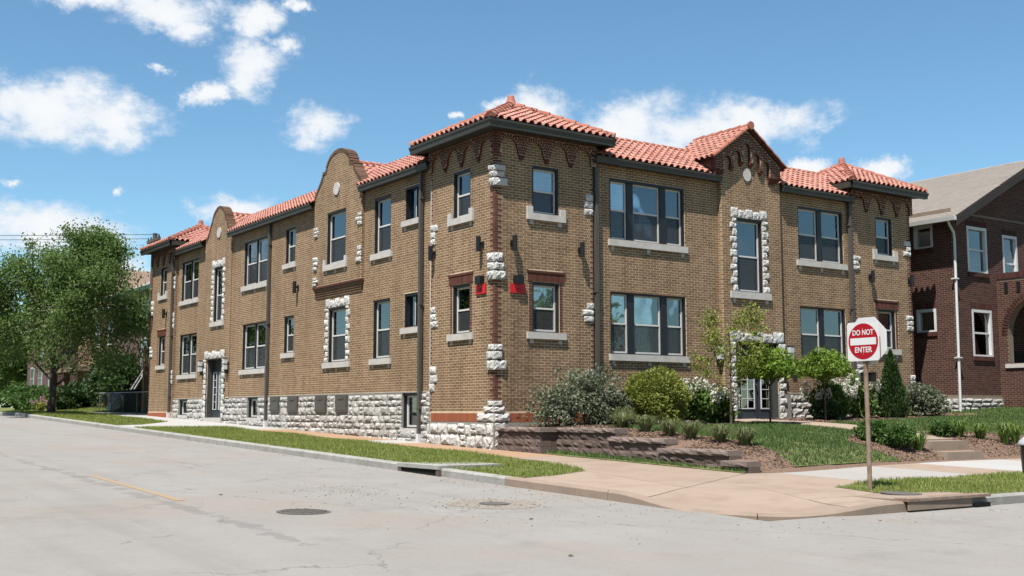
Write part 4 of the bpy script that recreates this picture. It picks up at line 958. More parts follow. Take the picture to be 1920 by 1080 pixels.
# ---------------------------------------------------------------- entrance doors
def entry(fr, h, near_low):
    u0, u1, z0, z1 = h; dep = .3
    mb = MB(); fr.box(mb, u0 - .0, u0 + .03, z0, z1, -dep, -.03); fr.box(mb, u1 - .03, u1, z0, z1, -dep, -.03); fr.box(mb, u0 + .03, u1 - .03, z1 - .03, z1, -dep, -.03); fr.box(mb, u0, u1, z0, z1, -dep - .05, -dep); fr.box(mb, u0 + .03, u1 - .03, z1 - .4, z1 - .03, -dep, -dep + .03)
    ent = mb.build('entrance', M['doorgrey'], BLD)
    mb = MB(); fr.box(mb, u0 - .05, u1 + .05, z0 - .3, z0 + .02, -dep, .08); mb.build('threshold', M['sill'], ent)
    split = u0 + .03 + (u1 - u0 - .06) * (.64)
    zt = z1 - .4
    for (a, b, cols, nm) in ((u0 + .05, split - .02, 3, 'door'), (split + .02, u1 - .05, 1, 'sidelight')):
        mb = MB(); fr.box(mb, a, b, z0 + .02, zt, -dep, -dep + .07); dr = mb.build(nm, M['doorblue'], ent)
        la, lb, lz0, lz1 = a + .11 * (1 if cols > 1 else .9), b - .11 * (1 if cols > 1 else .9), z0 + .32, zt - .1
        mb = MB(); f = .03; fr.box(mb, la, la + f, lz0, lz1, -dep + .07, -dep + .095); fr.box(mb, lb - f, lb, lz0, lz1, -dep + .07, -dep + .095); fr.box(mb, la + f, lb - f, lz0, lz0 + f, -dep + .07, -dep + .094); fr.box(mb, la + f, lb - f, lz1 - f, lz1, -dep + .07, -dep + .094); mb.build('lite_frame', M['white'], dr)
        mb = MB(); fr.quad(mb, la, lb, lz0, lz1, -dep + .073); mb.build('lite_backing', M['room'], dr)  # dark sheet behind the panes, standing in for the unlit inside
        cw = (lb - la - 2 * f) / cols; rows = 5; rh = (lz1 - lz0 - 2 * f) / rows
        mb = MB()
        for c in range(1, cols): fr.box(mb, la + f + c * cw - .01, la + f + c * cw + .01, lz0 + f, lz1 - f, -dep + .075, -dep + .092)
        for q in range(1, rows): fr.box(mb, la + f, lb - f, lz0 + f + q * rh - .01, lz0 + f + q * rh + .01, -dep + .076, -dep + .09)
        mb.build('muntin', M['white'], dr)
        for c in range(cols):
            for q in range(rows): mb = MB(); fr.box(mb, la + f + c * cw + .01, la + f + (c + 1) * cw - .01, lz0 + f + q * rh + .01, lz0 + f + (q + 1) * rh - .01, -dep + .076, -dep + .08); mb.build('pane', M['glass'], dr)
        if cols > 1: mb = MB(); p = fr.P(b - .06, z0 + 1.0, -dep + .11); mb.lathe([(.02, -.03), (.035, 0), (.02, .03)], p, 10); mb.build('handle', M['black'], dr)
entry(LG, HDOOR_L, True); entry(RB, HDOOR_R, True)

# ---------------------------------------------------------------- lamps and number plaques on the walls
def sconce(fr, u, z0, z1, label, d=0.0):
    t = thing('wall_lamp', label, 'lamp', fr.P(u, z0, d), 'black cylinder wall lamps on the building'); o = Vector(fr.P(u, z0, d))
    nx = Vector(fr.P(0, 0, 1)) - Vector(fr.P(0, 0, 0)); h = z1 - z0
    mb = MB(); c = nx * .14; mb.tube([c, c + Vector((0, 0, h))], .062, 14); mb.build('shade', M['black'], t)
    f2 = Fr(fr.side, 0); mb = MB(); f2.box(mb, -.05, .05, h * .3, h * .7, .008, .03); f2.box(mb, -.02, .02, h * .42, h * .58, .03, .1); mb.build('bracket', M['black'], t)
sconce(LT, .52, 4.8, 5.17, 'black cylinder wall lamp just left of the near corner above the left red plaque')
sconce(RT, .5, 4.8, 5.17, 'black cylinder wall lamp just right of the near corner above the right red plaque')
sconce(LT, 2.85, 4.82, 5.2, 'black cylinder wall lamp beside the downpipe on the left face of the near tower')
sconce(RT, 2.6, 4.8, 5.17, 'black cylinder wall lamp beside the downpipe on the right face of the near tower')
sconce(LW, 11.8, 4.74, 5.12, 'black cylinder wall lamp on the long left wall beside the curved-gable oriel bay')
sconce(LT, 25.05, 4.8, 5.18, 'black cylinder wall lamp nearer the downpipe on the far left tower')
sconce(LT, 26.95, 4.8, 5.18, 'black cylinder wall lamp at the far left edge of the building')
sconce(RT, 14.1, 4.88, 5.25, 'black cylinder wall lamp beside the downpipe on the right end tower')
sconce(RT, 16.05, 4.88, 5.25, 'black cylinder wall lamp at the right end of the building next to the maroon house')
def entry_lamp(fr, u, z0, z1, label, d=.03):
    t = thing('entrance_lamp', label, 'lamp', fr.P(u, z0, d), 'frosted lamps beside the entrances'); f2 = Fr(fr.side, 0); h = z1 - z0
    mb = MB(); f2.box(mb, -.075, .075, 0, h, .04, .17); mb.build('frosted_glass', M['lampglass'], t)
    mb = MB(); f2.box(mb, -.085, .085, h * .5 - .012, h * .5 + .012, .03, .18); f2.box(mb, -.085, .085, h, h + .02, .03, .18); f2.box(mb, -.04, .04, h * .2, h * .8, .003, .04); f2.box(mb, -.05, .05, -.15, 0, .003, .1); mb.build('bracket', M['black'], t)
entry_lamp(LG, 20.82 - .32, 2.42, 2.82, 'frosted box lamp to the left of the left street entrance', .03); entry_lamp(LG, 17.83, 2.42, 2.82, 'frosted box lamp to the right of the left street entrance', .03)
bpy.context.view_layer.update()
entry_lamp(RW, 7.55, 2.32, 2.7, 'frosted box lamp to the left of the front garden entrance', .0); entry_lamp(RW, 10.42, 2.38, 2.76, 'frosted box lamp to the right of the front garden entrance', .0)
def text_mesh(txt, size, mat, name, bold=0.0, depth=.002):
    c = bpy.data.curves.new('txt', 'FONT'); c.body = txt; c.size = size; c.align_x = 'CENTER'; c.align_y = 'CENTER'; c.extrude = depth; c.offset = bold; c.resolution_u = 3
    o = bpy.data.objects.new('txt', c); COL.objects.link(o); dg = bpy.context.evaluated_depsgraph_get(); dg.update(); me = bpy.data.meshes.new_from_object(o.evaluated_get(dg)); bpy.data.objects.remove(o, do_unlink=True)
    me.materials.clear(); me.materials.append(mat); me.name = name; return me
def plaque(fr, u0, u1, z0, z1, label):
    um, zm = (u0 + u1) / 2, (z0 + z1) / 2; t = thing('number_plaque', label, 'plaque', fr.P(um, zm, 0), 'red plaques by the near corner'); f2 = Fr(fr.side, 0); w, h = (u1 - u0) / 2, (z1 - z0) / 2
    mb = MB(); f2.box(mb, -w, w, -h, h, .012, .04); mb.build('panel', M['red'], t)
    mb = MB(); f2.box(mb, -w * .55, w * .55, h, h + .2, .0, .13); mb.build('sign_lamp', M['black'], t)
    me = text_mesh('101', .13, M['signred'], 'number'); o = inst('number', me, t, loc=f2.P(0, -.03, .043)); o.rotation_euler = (pi / 2, 0, -pi / 2 if fr.side == 'L' else 0)
plaque(LT, .36, .8, 3.75, 3.99, 'red plaque on the sunlit left face beside the near corner'); plaque(RT, .44, .88, 3.76, 3.99, 'red plaque on the right face beside the near corner')

# ================================================================== ground, road, pavements
def flat(c): return lambda x, y: c
gpts = [-600, -45, -40, 33, 38, 600]
gm = MB()
for a, b in zip(gpts, gpts[1:]): gm.face([(-600, a, float(ZR(0, a)) - .25), (600, a, float(ZR(0, a)) - .25), (600, b, float(ZR(0, b)) - .25), (-600, b, float(ZR(0, b)) - .25)])
g = gm.build('ground', M['soilgrass']); tag(g, kind='structure')
rd = sheet('road', [(-17, -32), (60, -32), (60, -12.7), (-4.3, -12.7), (-4.3, 120), (-17, 120)], ZR, M['road'], step=6, kind='structure')
# far kerb, verge and walk on the other side of the left street (behind and beside the camera)
tag(sheet('far_verge', [(-26, -10), (-17, -10), (-17, 120), (-26, 120)], ZS, M['soilgrass'], step=8), kind='structure')
mb = MB()
for a, b in zip([-10, 33], [33, 120]):
    za, zb = float(ZS(0, a)), float(ZS(0, b)); mb.hexa([(-17.16, a, za - .3), (-16.98, a, za - .3), (-16.98, b, zb - .3), (-17.16, b, zb - .3), (-17.16, a, za + .01), (-16.98, a, za + .01), (-16.98, b, zb + .01), (-17.16, b, zb + .01)])
tag(mb.build('far_kerb', M['kerb']), kind='structure')
# centre stripe
st = sheet('centre_line', [(-10.02, -7.1), (-9.9, -7.1), (-9.88, -2.4), (-10.0, -2.4)], ZR, M['yellow'], step=1.0, dz=.004, kind='structure')
# kerbs: outer edge path round the corner, top level with the pavement, dropped at the ramp
KX, KY = -4.45, -12.82
path = [(KX, 33 + k * 6) for k in range(12, 0, -1)] + [(KX, float(y)) for y in np.arange(33, -7.01, -1.0)] + [(KX, float(y)) for y in np.arange(-7.3, -10.7, -.3)]
ccx, ccy, rr = KX + 2.0, KY + 2.0, 2.0
path += [(ccx - rr * cos(a), ccy - rr * sin(a)) for a in np.linspace(.05, pi / 2 - .05, 18)]
path += [(float(x), KY) for x in np.arange(-2.3, -.8, .3)] + [(float(x), KY) for x in np.arange(-.5, 30, 1.2)] + [(36, KY), (60, KY)]
def kerb_piece(pts, mat, name='kerb_stone', wdt=.17, gap=.006, parent=None):
    mb = MB(); n = len(pts); rings = []
    for i, (x, y) in enumerate(pts):
        a = pts[max(0, i - 1)]; b = pts[min(n - 1, i + 1)]; t = Vector((b[0] - a[0], b[1] - a[1], 0)).normalized(); nn = Vector((-t.y, t.x, 0))   # inward (left of travel)
        o = Vector((x, y, 0)) + (t * gap if i == 0 else -t * gap if i == n - 1 else Vector())
        zt = float(ZA(x, y)) + .006; zb = float(ZR(x, y)) - .2; zc = max(zt - .03, zb + .05)
        rings.append([(o.x, o.y, zb), (o.x, o.y, zc), (o.x + nn.x * .025, o.y + nn.y * .025, zt), (o.x + nn.x * wdt, o.y + nn.y * wdt, zt), (o.x + nn.x * wdt, o.y + nn.y * wdt, zb)])
    for r_ in rings: mb.v += r_
    for i in range(n - 1):
        for k in range(5): mb.f.append((i * 5 + k, i * 5 + (k + 1) % 5, (i + 1) * 5 + (k + 1) % 5, (i + 1) * 5 + k)); mb.mi.append(0)
    mb.f.append((0, 1, 2, 3, 4)); mb.mi.append(0); mb.f.append(tuple((n - 1) * 5 + k for k in (4, 3, 2, 1, 0))); mb.mi.append(0)
    return mb.build(name, mat, parent)
KERB = MB(); KERB.box(KX + .03, KX + .12, 100, 119, .2, .6); KERB = tag(KERB.build('kerb', M['kerb']), kind='structure')
cur = [path[0]]; acc = 0
for p, q in zip(path, path[1:]):
    acc += math.dist(p, q); cur.append(q)
    lim = 2.6 if abs(q[1]) < 40 and q[0] < 25 else 9
    inlet = (q[0] == KX and -5.2 < q[1] < -3.2) or (q[1] == KY and -1.95 < q[0] < .2)
    if acc > lim or q == path[-1] or (q[0] == KX and abs(q[1] + 7) < .01):
        yy = cur[0][1]; tanm = (yy < -6.9 and cur[0][0] < -1.5)
        kerb_piece(cur, M['kerbtan'] if tanm else M['kerb'], parent=KERB); cur = [q]; acc = 0
# grass verges
V1 = [(KX + .16, 14.6), (KX + .16, -7.25), (-3.4, -7.02), (-2.27, -6.41), (-1.71, -4.82), (-1.42, -2.5), (-1.335, 0), (-1.335, 14.2), (-2.6, 14.9)]
V2 = [(KX + .16, 60), (KX + .16, 16.6), (-3.2, 17.2), (-1.5, 19.8), (-1.36, 22), (-1.36, 60)]
V3 = [(-.68, -10.75), (.8, -10.3), (5, -10.22), (30, -10.22), (30, KY + .16), (.25, KY + .16), (.15, -12.2), (-.9, -11.75)]
for nm, V in (('verge', V1), ('verge', V2), ('verge', V3)): sheet(nm, V, ZS, M['soilgrass'], step=1.0, dz=.005, kind='structure')
# pavement slabs
PAVE = sheet('pavement', [(-1.4, 60), (-1.4, -4.2), (-4.3, -7.3), (-4.28, -10.6), (-3.9, -11.9), (-2.6, -12.66), (-.9, -12.7), (-.9, -10.2), (40, -10.2), (40, -7.3), (.6, -7.6), (.6, -8.2), (.12, -8.2), (.12, 60)], ZA, M['soilgrass'], step=1.0, dz=-.06, kind='structure')
def slab(poly, mat, step=.3, zf=ZA, dz=0.0):
    return sheet('slab', poly, zf, mat, step=step, dz=dz, thick=.05, parent=PAVE)
def sl_mat(y):
    if y < 2.6: return M['walkorange'] if y > -2.6 else M['walktan']
    if y < 5.4: return M['walkwhite']
    if y < 12.2: return M['walkorange']
    if y < 25.5: return M['walkwhite']
    return M['walktan'] if int(y) % 2 else M['walkwhite']
y = -4.15
while y < 58:
    w = 1.5; slab([(-1.345, y + .008), (.09, y + .008), (.09, y + w - .008), (-1.345, y + w - .008)], sl_mat(y + .7), 1.6); y += w
slab([(KX + .18, 14.65), (-2.55, 14.95), (-1.36, 14.25), (-1.36, 21.8), (-1.55, 19.75), (-3.25, 17.15), (KX + .18, 16.55)], M['walkwhite'], 1.5)
e = .007
slab([(KX + .17, -7.28), (-3.4, -6.98), (-2.31, -6.4), (-2.96, -9.78), (KX + .17, -10.36)], M['walktan'])
slab([(-2.29, -6.38), (-1.74, -4.83), (-1.56, -4.17), (.1, -4.17), (.1, -8.06), (-1.45, -8.92), (-2.94, -9.77)], M['walktan'])
slab([(KX + .17, -10.38), (-2.96, -9.8), (-2.02, -10.46), (-2.3, -11.6), (-2.62, -12.60), (-3.2, -12.46), (-3.7, -12.12), (-4.08, -11.62), (-4.26, -11.0)], M['walktan'], .2)
slab([(-2.94, -9.79), (-1.44, -8.94), (.1, -8.08), (.78, -8.13), (.78, -10.28), (-.68, -10.73), (-.92, -11.72), (-1.7, -11.95), (-2.29, -11.6), (-2.0, -10.46)], M['walktan'], .3)
slab([(-2.28, -11.62), (-1.72, -11.97), (-1.72, -12.64), (-2.6, -12.61)], M['walktan'], .4)
xs = [.8, 2.3, 4.15, 5.9, 7.6, 9.2, 10.8, 12.4, 14, 15.6, 17.2, 18.8, 20.4, 22, 24, 26, 28, 30]
edge = lambda x: float(np.interp(x, [.8, 1.3, 4.4, 7.3, 12, 40], [-8.12, -8.14, -7.55, -7.27, -7.25, -7.25]))
for k, (a, b) in enumerate(zip(xs, xs[1:])):
    mt = [M['walkgrey'], M['walkgrey'], M['walktan'], M['walkwhite'], M['walkwhite'], M['walktan']][k] if k < 6 else (M['walktan'] if k % 3 else M['walkgrey'])
    slab([(a + e, -10.21), (b - e, -10.21), (b - e, edge(b)), (a + e, edge(a))], mt, 1.0)
# street drains
def drain(name, label, x0, x1, y0, y1, mat, front, rim=None):
    t = thing(name, label, 'drain', ((x0 + x1) / 2, (y0 + y1) / 2, float(ZS(0, (y0 + y1) / 2))))
    zc = float(ZS(0, (y0 + y1) / 2)); ox, oy, oz = t.location
    mb = MB(); mb.box(x0 - ox, x1 - ox, y0 - oy, y1 - oy, -.035, .035 if front == 'x' else .035); mb.build('slab', mat, t)
    if front == 'x': mb = MB(); mb.box(x0 + .1 - ox, x0 + .14 - ox, y0 - oy + .12, y1 - oy - .12, -.13, -.036); mb.build('opening', M['hole_shade'], t)  # dark plate, the inlet's shade is in its colour
    return t
dr = drain('storm_drain', 'concrete storm drain slab with dark opening in the left street kerb', KX - .06, -3.1, -4.95, -3.4, M['kerb'], 'x')
ox, oy, oz = dr.location
for (a, b) in ((-4.95, -4.83), (-3.52, -3.4)): MB().box(KX - .05 - ox, KX + .16 - ox, a - oy, b - oy, -.2, -.035).build('pier', M['wallblock'], dr)
MB().box(KX - .03 - ox, KX - .012 - ox, -4.83 - oy, -3.52 - oy, -.17, -.036).build('mouth_shade', M['hole_shade'], dr)  # black plate painted as the shade inside the inlet
d2 = thing('storm_drain', 'brown concrete storm drain with rusty steel edge on the right street kerb', 'drain', (-.8, -12.3, float(ZS(0, -12.3))))
MB().box(-.9, 1.0, -.36, .62, -.05, .012).build('slab', M['kerbtan'], d2)
MB().hexa([(-.92, -.6, -.01), (.98, -.62, -.01), (.98, -.36, -.01), (-.92, -.36, -.01), (-.92, -.6, .03), (.98, -.62, .03), (.98, -.36, .03), (-.92, -.36, .03)]).build('steel_edge', M['rust'], d2)
MB().box(-.9, .55, -.59, -.56, -.13, -.01).build('edge_face', M['kerbtan'], d2); MB().box(.6, .98, -.605, -.58, -.15, -.09).build('mouth_shade', M['hole_shade'], d2)  # last box is a black strip painted as the shaded inlet gap
def manhole(x, y, r, label, zf, pat=True, name='manhole_cover'):
    z = float(zf(x, y)); t = thing(name, label, 'manhole cover', (x, y, z)); t.rotation_euler = (math.atan(.027), 0, .5)
    mb = MB(); mb.lathe([(r, 0), (r, .006), (r * .9, .0065)], (0, 0, 0), 28); mb.build('rim', M['iron'], t)
    mb = MB(); mb.lathe([(r * .89, .0), (r * .88, .010), (r * .3, .012)], (0, 0, 0), 28); mb.build('cover', M['iron'], t)
    if pat:
        for k in range(-3, 4):
            h = sqrt(max(0, (r * .82) ** 2 - (k * r * .22) ** 2)); mb = MB(); mb.box(k * r * .22 - .012, k * r * .22 + .012, -h, h, .011, .018); mb.build('rib', M['iron'], t)
manhole(-9.03, -9.14, .35, 'dark iron manhole cover in the middle of the road', ZR)
manhole(-6.25, -9.4, .22, 'small worn iron cover in the stained patch near the kerb', lambda x, y: ZR(x, y) + .005, False)
manhole(-.75, -12.05, .3, 'dark iron cover in the drain slab beside the sign post', lambda x, y: ZS(x, y) + .013, False)
tag(sheet('road_patch', [(-6.25 + .66 * cos(a) * (1 + .08 * sin(5 * a)), -9.4 + .66 * sin(a) * (1 + .06 * cos(4 * a))) for a in np.linspace(0, 2 * pi, 30)[:-1]], ZR, pm('road_patch', [(.27, .235, .2), (.32, .28, .24)], scale=5, rough=.95), step=.4, dz=.003), kind='structure')

# ---------------------------------------------------------------- front yard
YARD = sheet('front_yard', [(.35, .1), (.35, -1.7), (.62, -1.7), (.62, -3.8), (.45, -3.8), (.45, -5.5), (.35, -5.5), (.35, -7.5), (.3, -8.05), (.85, -8.22), (1.3, -8.26), (4.4, -7.68), (7.3, -7.4), (12, -7.38), (40, -7.38), (40, .1)], ZY, M['mulch'], step=.4, kind='structure')
LAWN1 = [(1.75, -1.95), (1.9, -6.3), (1.55, -7.3), (1.45, -8.05), (4.4, -7.5), (5.5, -7.42), (5.1, -6.9), (5.2, -6.2), (6.2, -5.5), (7.28, -5.4), (7.28, -1.5), (6.0, -2.0), (4.4, -2.4)]
LAWN2 = [(8.72, -2.6), (10.2, -2.5), (12.5, -2.2), (17.2, -1.7), (17.2, -.1), (40, -.1), (40, -7.2), (14, -7.2), (12.6, -6.4), (11.4, -5.6), (9.4, -5.2), (8.72, -5.2)]
STRIP = [(.075, -1.9), (.075, -4.0), (.075, -6.0), (.075, -8.05), (.42, -8.1), (.3, -7.6), (.3, -5.6), (.42, -5.5), (.42, -3.8), (.52, -3.7), (.52, -1.85)]
for V in (LAWN1, LAWN2): sheet('lawn', V, ZY, M['soilgrass'], step=.5, dz=.01, kind='structure')
sheet('lawn', STRIP, lambda x, y: ZS(x, y) + .05 * np.clip((np.asarray(x) - .1) / .3, 0, 1), M['soilgrass'], step=.5, dz=.01, kind='structure')
# walk and steps to the entrance
WX0, WX1 = 7.3, 8.68
zw = lambda x, y: np.interp(y, [-6.9, -2, 0], [.17, .46, .5])
walk = sheet('garden_walk', [(WX0, -6.46), (WX1, -6.46), (WX1, -.1), (WX0, -.1)], lambda x, y: np.maximum(zw(x, y), ZY(x, y)), M['walktan'], step=.4, dz=.035, thick=.2, kind='structure')
STP = thing('garden_steps', 'two tan concrete steps from the pavement up to the garden walk', 'steps', (8.0, -7, -.22))
MB().box(WX0 - 8.0, WX1 - 8.0, -.25, .14, -.1, .185).build('step', M['walktan'], STP); MB().box(WX0 - .02 - 8.0, WX1 + .02 - 8.0, .14, .55, -.1, .415).build('step', M['walktan'], STP)
# segmental block retaining wall, stepping down towards the corner
RWALL = thing('retaining_wall', 'low stepped retaining wall of brown split-faced blocks beside the pavement', 'retaining wall', (.3, -4, -.1))
ox, oy, oz = RWALL.location
def blk(x0, x1, y0, y1, z0, z1, mat, rough_side=True, name='block'):
    r = random.Random(int((y0 * 977 + z0 * 131 + x0 * 53) * 100)); mb = MB(); ny, nz = 4, 3; g = {}
    for j in range(nz + 1):
        for i in range(ny + 1):
            ed = .012 if (i in (0, ny) or j in (0, nz)) else 0
            g[i, j] = len(mb.v); mb.v.append((x0 + ed + (0 if ed else r.uniform(-.022, .01)), y0 + (y1 - y0) * i / ny, z0 + (z1 - z0) * j / nz))
    for j in range(nz):
        for i in range(ny): mb.f.append((g[i, j], g[i, j + 1], g[i + 1, j + 1], g[i + 1, j])); mb.mi.append(0)
    b = len(mb.v); mb.v += [(x1, y0, z0), (x1, y1, z0), (x1, y1, z1), (x1, y0, z1)]
    A_, B_, C_, D_ = g[0, 0], g[ny, 0], g[ny, nz], g[0, nz]
    mb.f += [(b, b + 1, b + 2, b + 3)[::-1], tuple([g[i, nz] for i in range(ny + 1)] + [b + 2, b + 3]), tuple([g[0, j] for j in range(nz, -1, -1)] + [b, b + 3][::1]), tuple([g[ny, j] for j in range(nz + 1)] + [b + 2, b + 1]), tuple([g[i, 0] for i in range(ny, -1, -1)] + [b, b + 1][::1])]; mb.mi += [0] * 5
    for k, v in enumerate(mb.v): mb.v[k] = (v[0] - ox, v[1] - oy, v[2] - oz)
    return mb.build(name, mat, RWALL)
SECS = [(.08, .0, -1.78, .5, 3), (.56, -1.72, -3.85, .5, 3), (.40, -3.8, -5.62, .315, 2), (.28, -5.52, -7.5, .135, 1), (.16, -7.42, -8.1, -.045, 0)]
CH, BHT = .1, .165
for x, ya, yb, zt, nl in SECS:
    n = max(1, round((ya - yb) / .46)); w = (ya - yb) / n
    for k in range(n): blk(x - .05, x + .33, yb + k * w + .003, yb + (k + 1) * w - .003, zt - CH, zt, M['wallcap'], name='cap_block')
    z = zt - CH; row = 0
    while z > float(ZS(0, (ya + yb) / 2)) - .1:
        off = .2 if row % 2 else 0; xo = x + (.0 if row == 0 else -.03)
        yy = yb; first = True
        while yy < ya - .05:
            q = min(ya, yy + (.42 if not (first and off) else .22)); blk(xo, x + .3, yy + .002, q - .002, z - BHT + .003, z - .001, M['wallblock']); yy = q; first = False
        z -= BHT; row += 1
MB().box(.03 - ox, .62 - ox, -1.83 - oy, -1.5 - oy, .401 - oz, .498 - oz).build('cap_block', M['wallcap'], RWALL)
# jog face between the first two sections
for k in range(4): MB().box(.09 - ox, .6 - ox, -1.775 - oy, -1.6 - oy, .5 - CH - BHT * (k + 1) + .003 - oz, .5 - CH - BHT * k - .001 - oz).build('block', M['wallblock'], RWALL)

# ================================================================== road signs and bin
def do_not_enter():
    bx, by = -.61, -11.38; z0 = float(ZS(bx, by)); t = thing('road_sign', 'red and white DO NOT ENTER sign on a rusty post at the corner', 'road sign', (bx, by, z0))
    zc = 1.95 - z0; h = .305
    mb = MB(); mb.tube([(0, 0, -.3), (.004, .004, 1.2), (0, .01, 2.3)], .036, 10); mb.build('post', M['rust'], t)
    mb = MB(); f = Fr('L', 0); c = .05; pts = []
    for sx, sz in ((1, -1), (1, 1), (-1, 1), (-1, -1)):
        for k in range(4):
            a = {(1, -1): -pi / 2, (1, 1): 0, (-1, 1): pi / 2, (-1, -1): pi}[sx, sz] + pi / 2 * k / 3; pts.append((sx * (h - c) + c * cos(a), zc + sz * (h - c) + c * sin(a)))
    f.poly(mb, pts, .045, .05); pn = mb.build('sign_panel', M['signwhite'], t)
    mb = MB(); f.poly(mb, [(.282 * cos(2 * pi * k / 40), zc + .282 * sin(2 * pi * k / 40)) for k in range(40)], .05, .0515); mb.build('red_disc', M['signred'], pn)
    mb = MB(); f.box(mb, -.245, .245, zc - .055, zc + .055, .0515, .053); mb.build('white_bar', M['signwhite'], pn)
    for txt, dz in (('DO NOT', .135), ('ENTER', -.135)):
        me = text_mesh(txt, .118, M['signwhite'], 'lettering', .0022); o = inst('lettering', me, pn, loc=(-.0525, 0, zc + dz)); o.rotation_euler = (pi / 2, 0, -pi / 2)
        vx = [v.co.x for v in me.vertices]; vy = [v.co.y for v in me.vertices]; o.scale = ((.40 if txt[0] == 'D' else .325) / (max(vx) - min(vx)), .088 / (max(vy) - min(vy)), 1)
    mb = MB(); R8 = .40; f.poly(mb, [(R8 * cos(pi / 8 + pi / 4 * k), zc + .01 + R8 * sin(pi / 8 + pi / 4 * k)) for k in range(8)], -.05, -.045); mb.build('octagon_back', M['signwhite'], t)
    mb = MB(); f.box(mb, -.15, .15, 1.32 - z0, 1.47 - z0, -.05, -.045); mb.build('small_plate', M['black'], t)
    for zz in (zc + .2, zc - .2): mb = MB(); mb.tube([(-.056, 0, zz), (.05, 0, zz)], .006, 6); mb.build('bolt', M['metal'], t)
do_not_enter()
t = thing('litter_bin', 'black barrel litter bin with silver lid on the right verge', 'bin', (5.25, -10.62, float(ZS(5, -10.6))))
mb = MB(); mb.lathe([(.25, 0), (.27, .03), (.285, .3), (.285, .52), (.29, .55)], (0, 0, 0), 22); mb.build('barrel', M['black'], t, True)
mb = MB(); mb.lathe([(.335, .55), (.34, .58), (.30, .64), (.2, .73), (.08, .77), (0.01, .775)], (0, 0, 0), 22); mb.build('lid', M['metal'], t, True)

# ================================================================== maroon brick house on the right
NB = thing('maroon_house', 'dark maroon brick house with grey shingle gable roof at the right edge', 'house')
NL = Fr('L', 17.95); NR = Fr('R', -.35); NP = Fr('L', 20.4)
wmb = MB(); nbk = Bricks()
nh_l = [(.35, 1.12, 3.52, 4.3), (.37, 1.12, 6.36, 7.15)]; nh_r = [(18.88, 20.0, 2.7, 4.28), (18.78, 19.9, 5.52, 7.08), (20.82, 21.7, 5.0, 6.95)]
mortar(wmb, NL, -.35, 9, WT - .05, 7.6, nh_l, reveal=.15); nbk.add(NL, courses(-.35, 3, WT, 7.45, nh_l))
mortar(wmb, NR, 17.95, 26, WT - .05, 7.5, nh_r, reveal=.15); nbk.add(NR, courses(17.95, 23, WT, 7.45, nh_r))
rs = 1.42 / 2.35; rx = 22.6; rzz = lambda x: 7.35 + (x - 17.6) * .62
NR.poly(wmb, [(18.2, 7.5), (27.0, 7.5), (22.6, 9.65)], -.2, 0); nbk.add(NR, courses(0, 0, 7.5, 9.4, outline=lambda z: [(22.6 - (9.6 - z) / .5, min(23.5, 22.6 + (9.6 - z) / .5))]))
wmb.face([(27.2, -.35, 0), (27.2, 9, 0), (27.2, 9, 7.6), (27.2, -.35, 7.6)]); wmb.face([(17.95, 9, 0), (17.95, 9, 7.6), (27.2, 9, 7.6), (27.2, 9, 0)])
# porch on the front
PZ = 5.42; pc, pr_, ps = -1.97, 1.3, 3.45
def arch_hole(z):
    w = 0 if z < 2.47 or z > ps + pr_ else pr_ if z < ps else sqrt(max(0, pr_ ** 2 - (z - ps) ** 2)); return sub_iv([(-5.2, -.36)], [(pc - w - (.25 if z > ps else 0) * 0, pc + w, 0, 99)], z) if w > 0 else [(-5.2, -.36)]
NP.poly(wmb, [(-5.2, .3), (-.35, .3), (-.35, PZ), (pc, PZ), (pc, ps + pr_)] + [(pc + pr_ * cos(a), ps + pr_ * sin(a)) for a in np.linspace(pi / 2, 0, 10)][1:] + [(pc + pr_, 2.47), (pc - pr_, 2.47)] + [(pc + pr_ * cos(a), ps + pr_ * sin(a)) for a in np.linspace(pi, pi / 2, 10)][:-1] + [(pc - .005, ps + pr_), (pc - .005, PZ), (-5.2, PZ)], -.3, 0)
nbk.add(NP, courses(0, 0, .5, PZ - .08, outline=arch_hole))
NBW = wmb.build('wall', M['nmortar'], NB); nbk.build('brick_courses', M['nbrick'], NBW)
mb = MB(); 
for r0, r1 in ((1.305, 1.41), (1.42, 1.525)): voussoirs(mb, NP, pc, ps, r0, r1, -.02, .02, 40)
tag(mb.build('porch_arch', M['nbrick'], NB), kind='stuff')
soldier(NP, -5.2, -.36, PZ - .06, PZ + .14, M['nbrick'], NB, .03, name='parapet_brick')
for k in range(9): mb = MB(); NP.box(mb, -.75 - k * .45, -.62 - k * .45, PZ - .55, PZ - .2, .0, .02); mb.build('slot_shade', M['hole_shade'], NB)  # black blocks on the parapet, slot shade put into their colour
mb = MB(); NP.box(mb, -3.4, -.55, 2.33, 2.47, -.36, .05); mb.build('porch_sill', M['sill'], NB)
MB().box(20.72, 26, -5.0, -.45, .3, .6).build('porch_floor', M['walkgrey'], NB); MB().box(20.72, 26, -5.0, -.4, PZ - .3, PZ - .15).build('porch_ceiling', M['brown'], NB)
MB().box(21.2, 22.1, -.42, -.36, .6, 2.9).build('porch_door', M['brown'], NB); MB().box(25.9, 26.1, -5.2, -.36, .3, PZ).build('porch_end_wall', M['nbrick'], NB); MB().box(20.72, 25.9, -5.2, -4.9, .3, 2.3).build('porch_front_wall', M['nbrick'], NB)
# stone base
mb = MB(); mb.box(17.9, 20.4, -.4, -.34, .2, WT - .05); mb.box(17.9, 17.96, -.34, 9, .2, WT - .05); nf = mb.build('foundation', M['stonemortar'], NB)
NLs, NRs = Fr('L', 17.9), Fr('R', -.4)
for s in rubble(17.9, 20.36, lambda x: .55, WT - .07, [], 21, .1, .2, .25, .6): stone(NRs, *s, .06, nf)
for s in rubble(-.4, 2.4, lambda x: .55, WT - .07, [], 22, .1, .2, .25, .6): stone(NLs, *s, .06, nf)
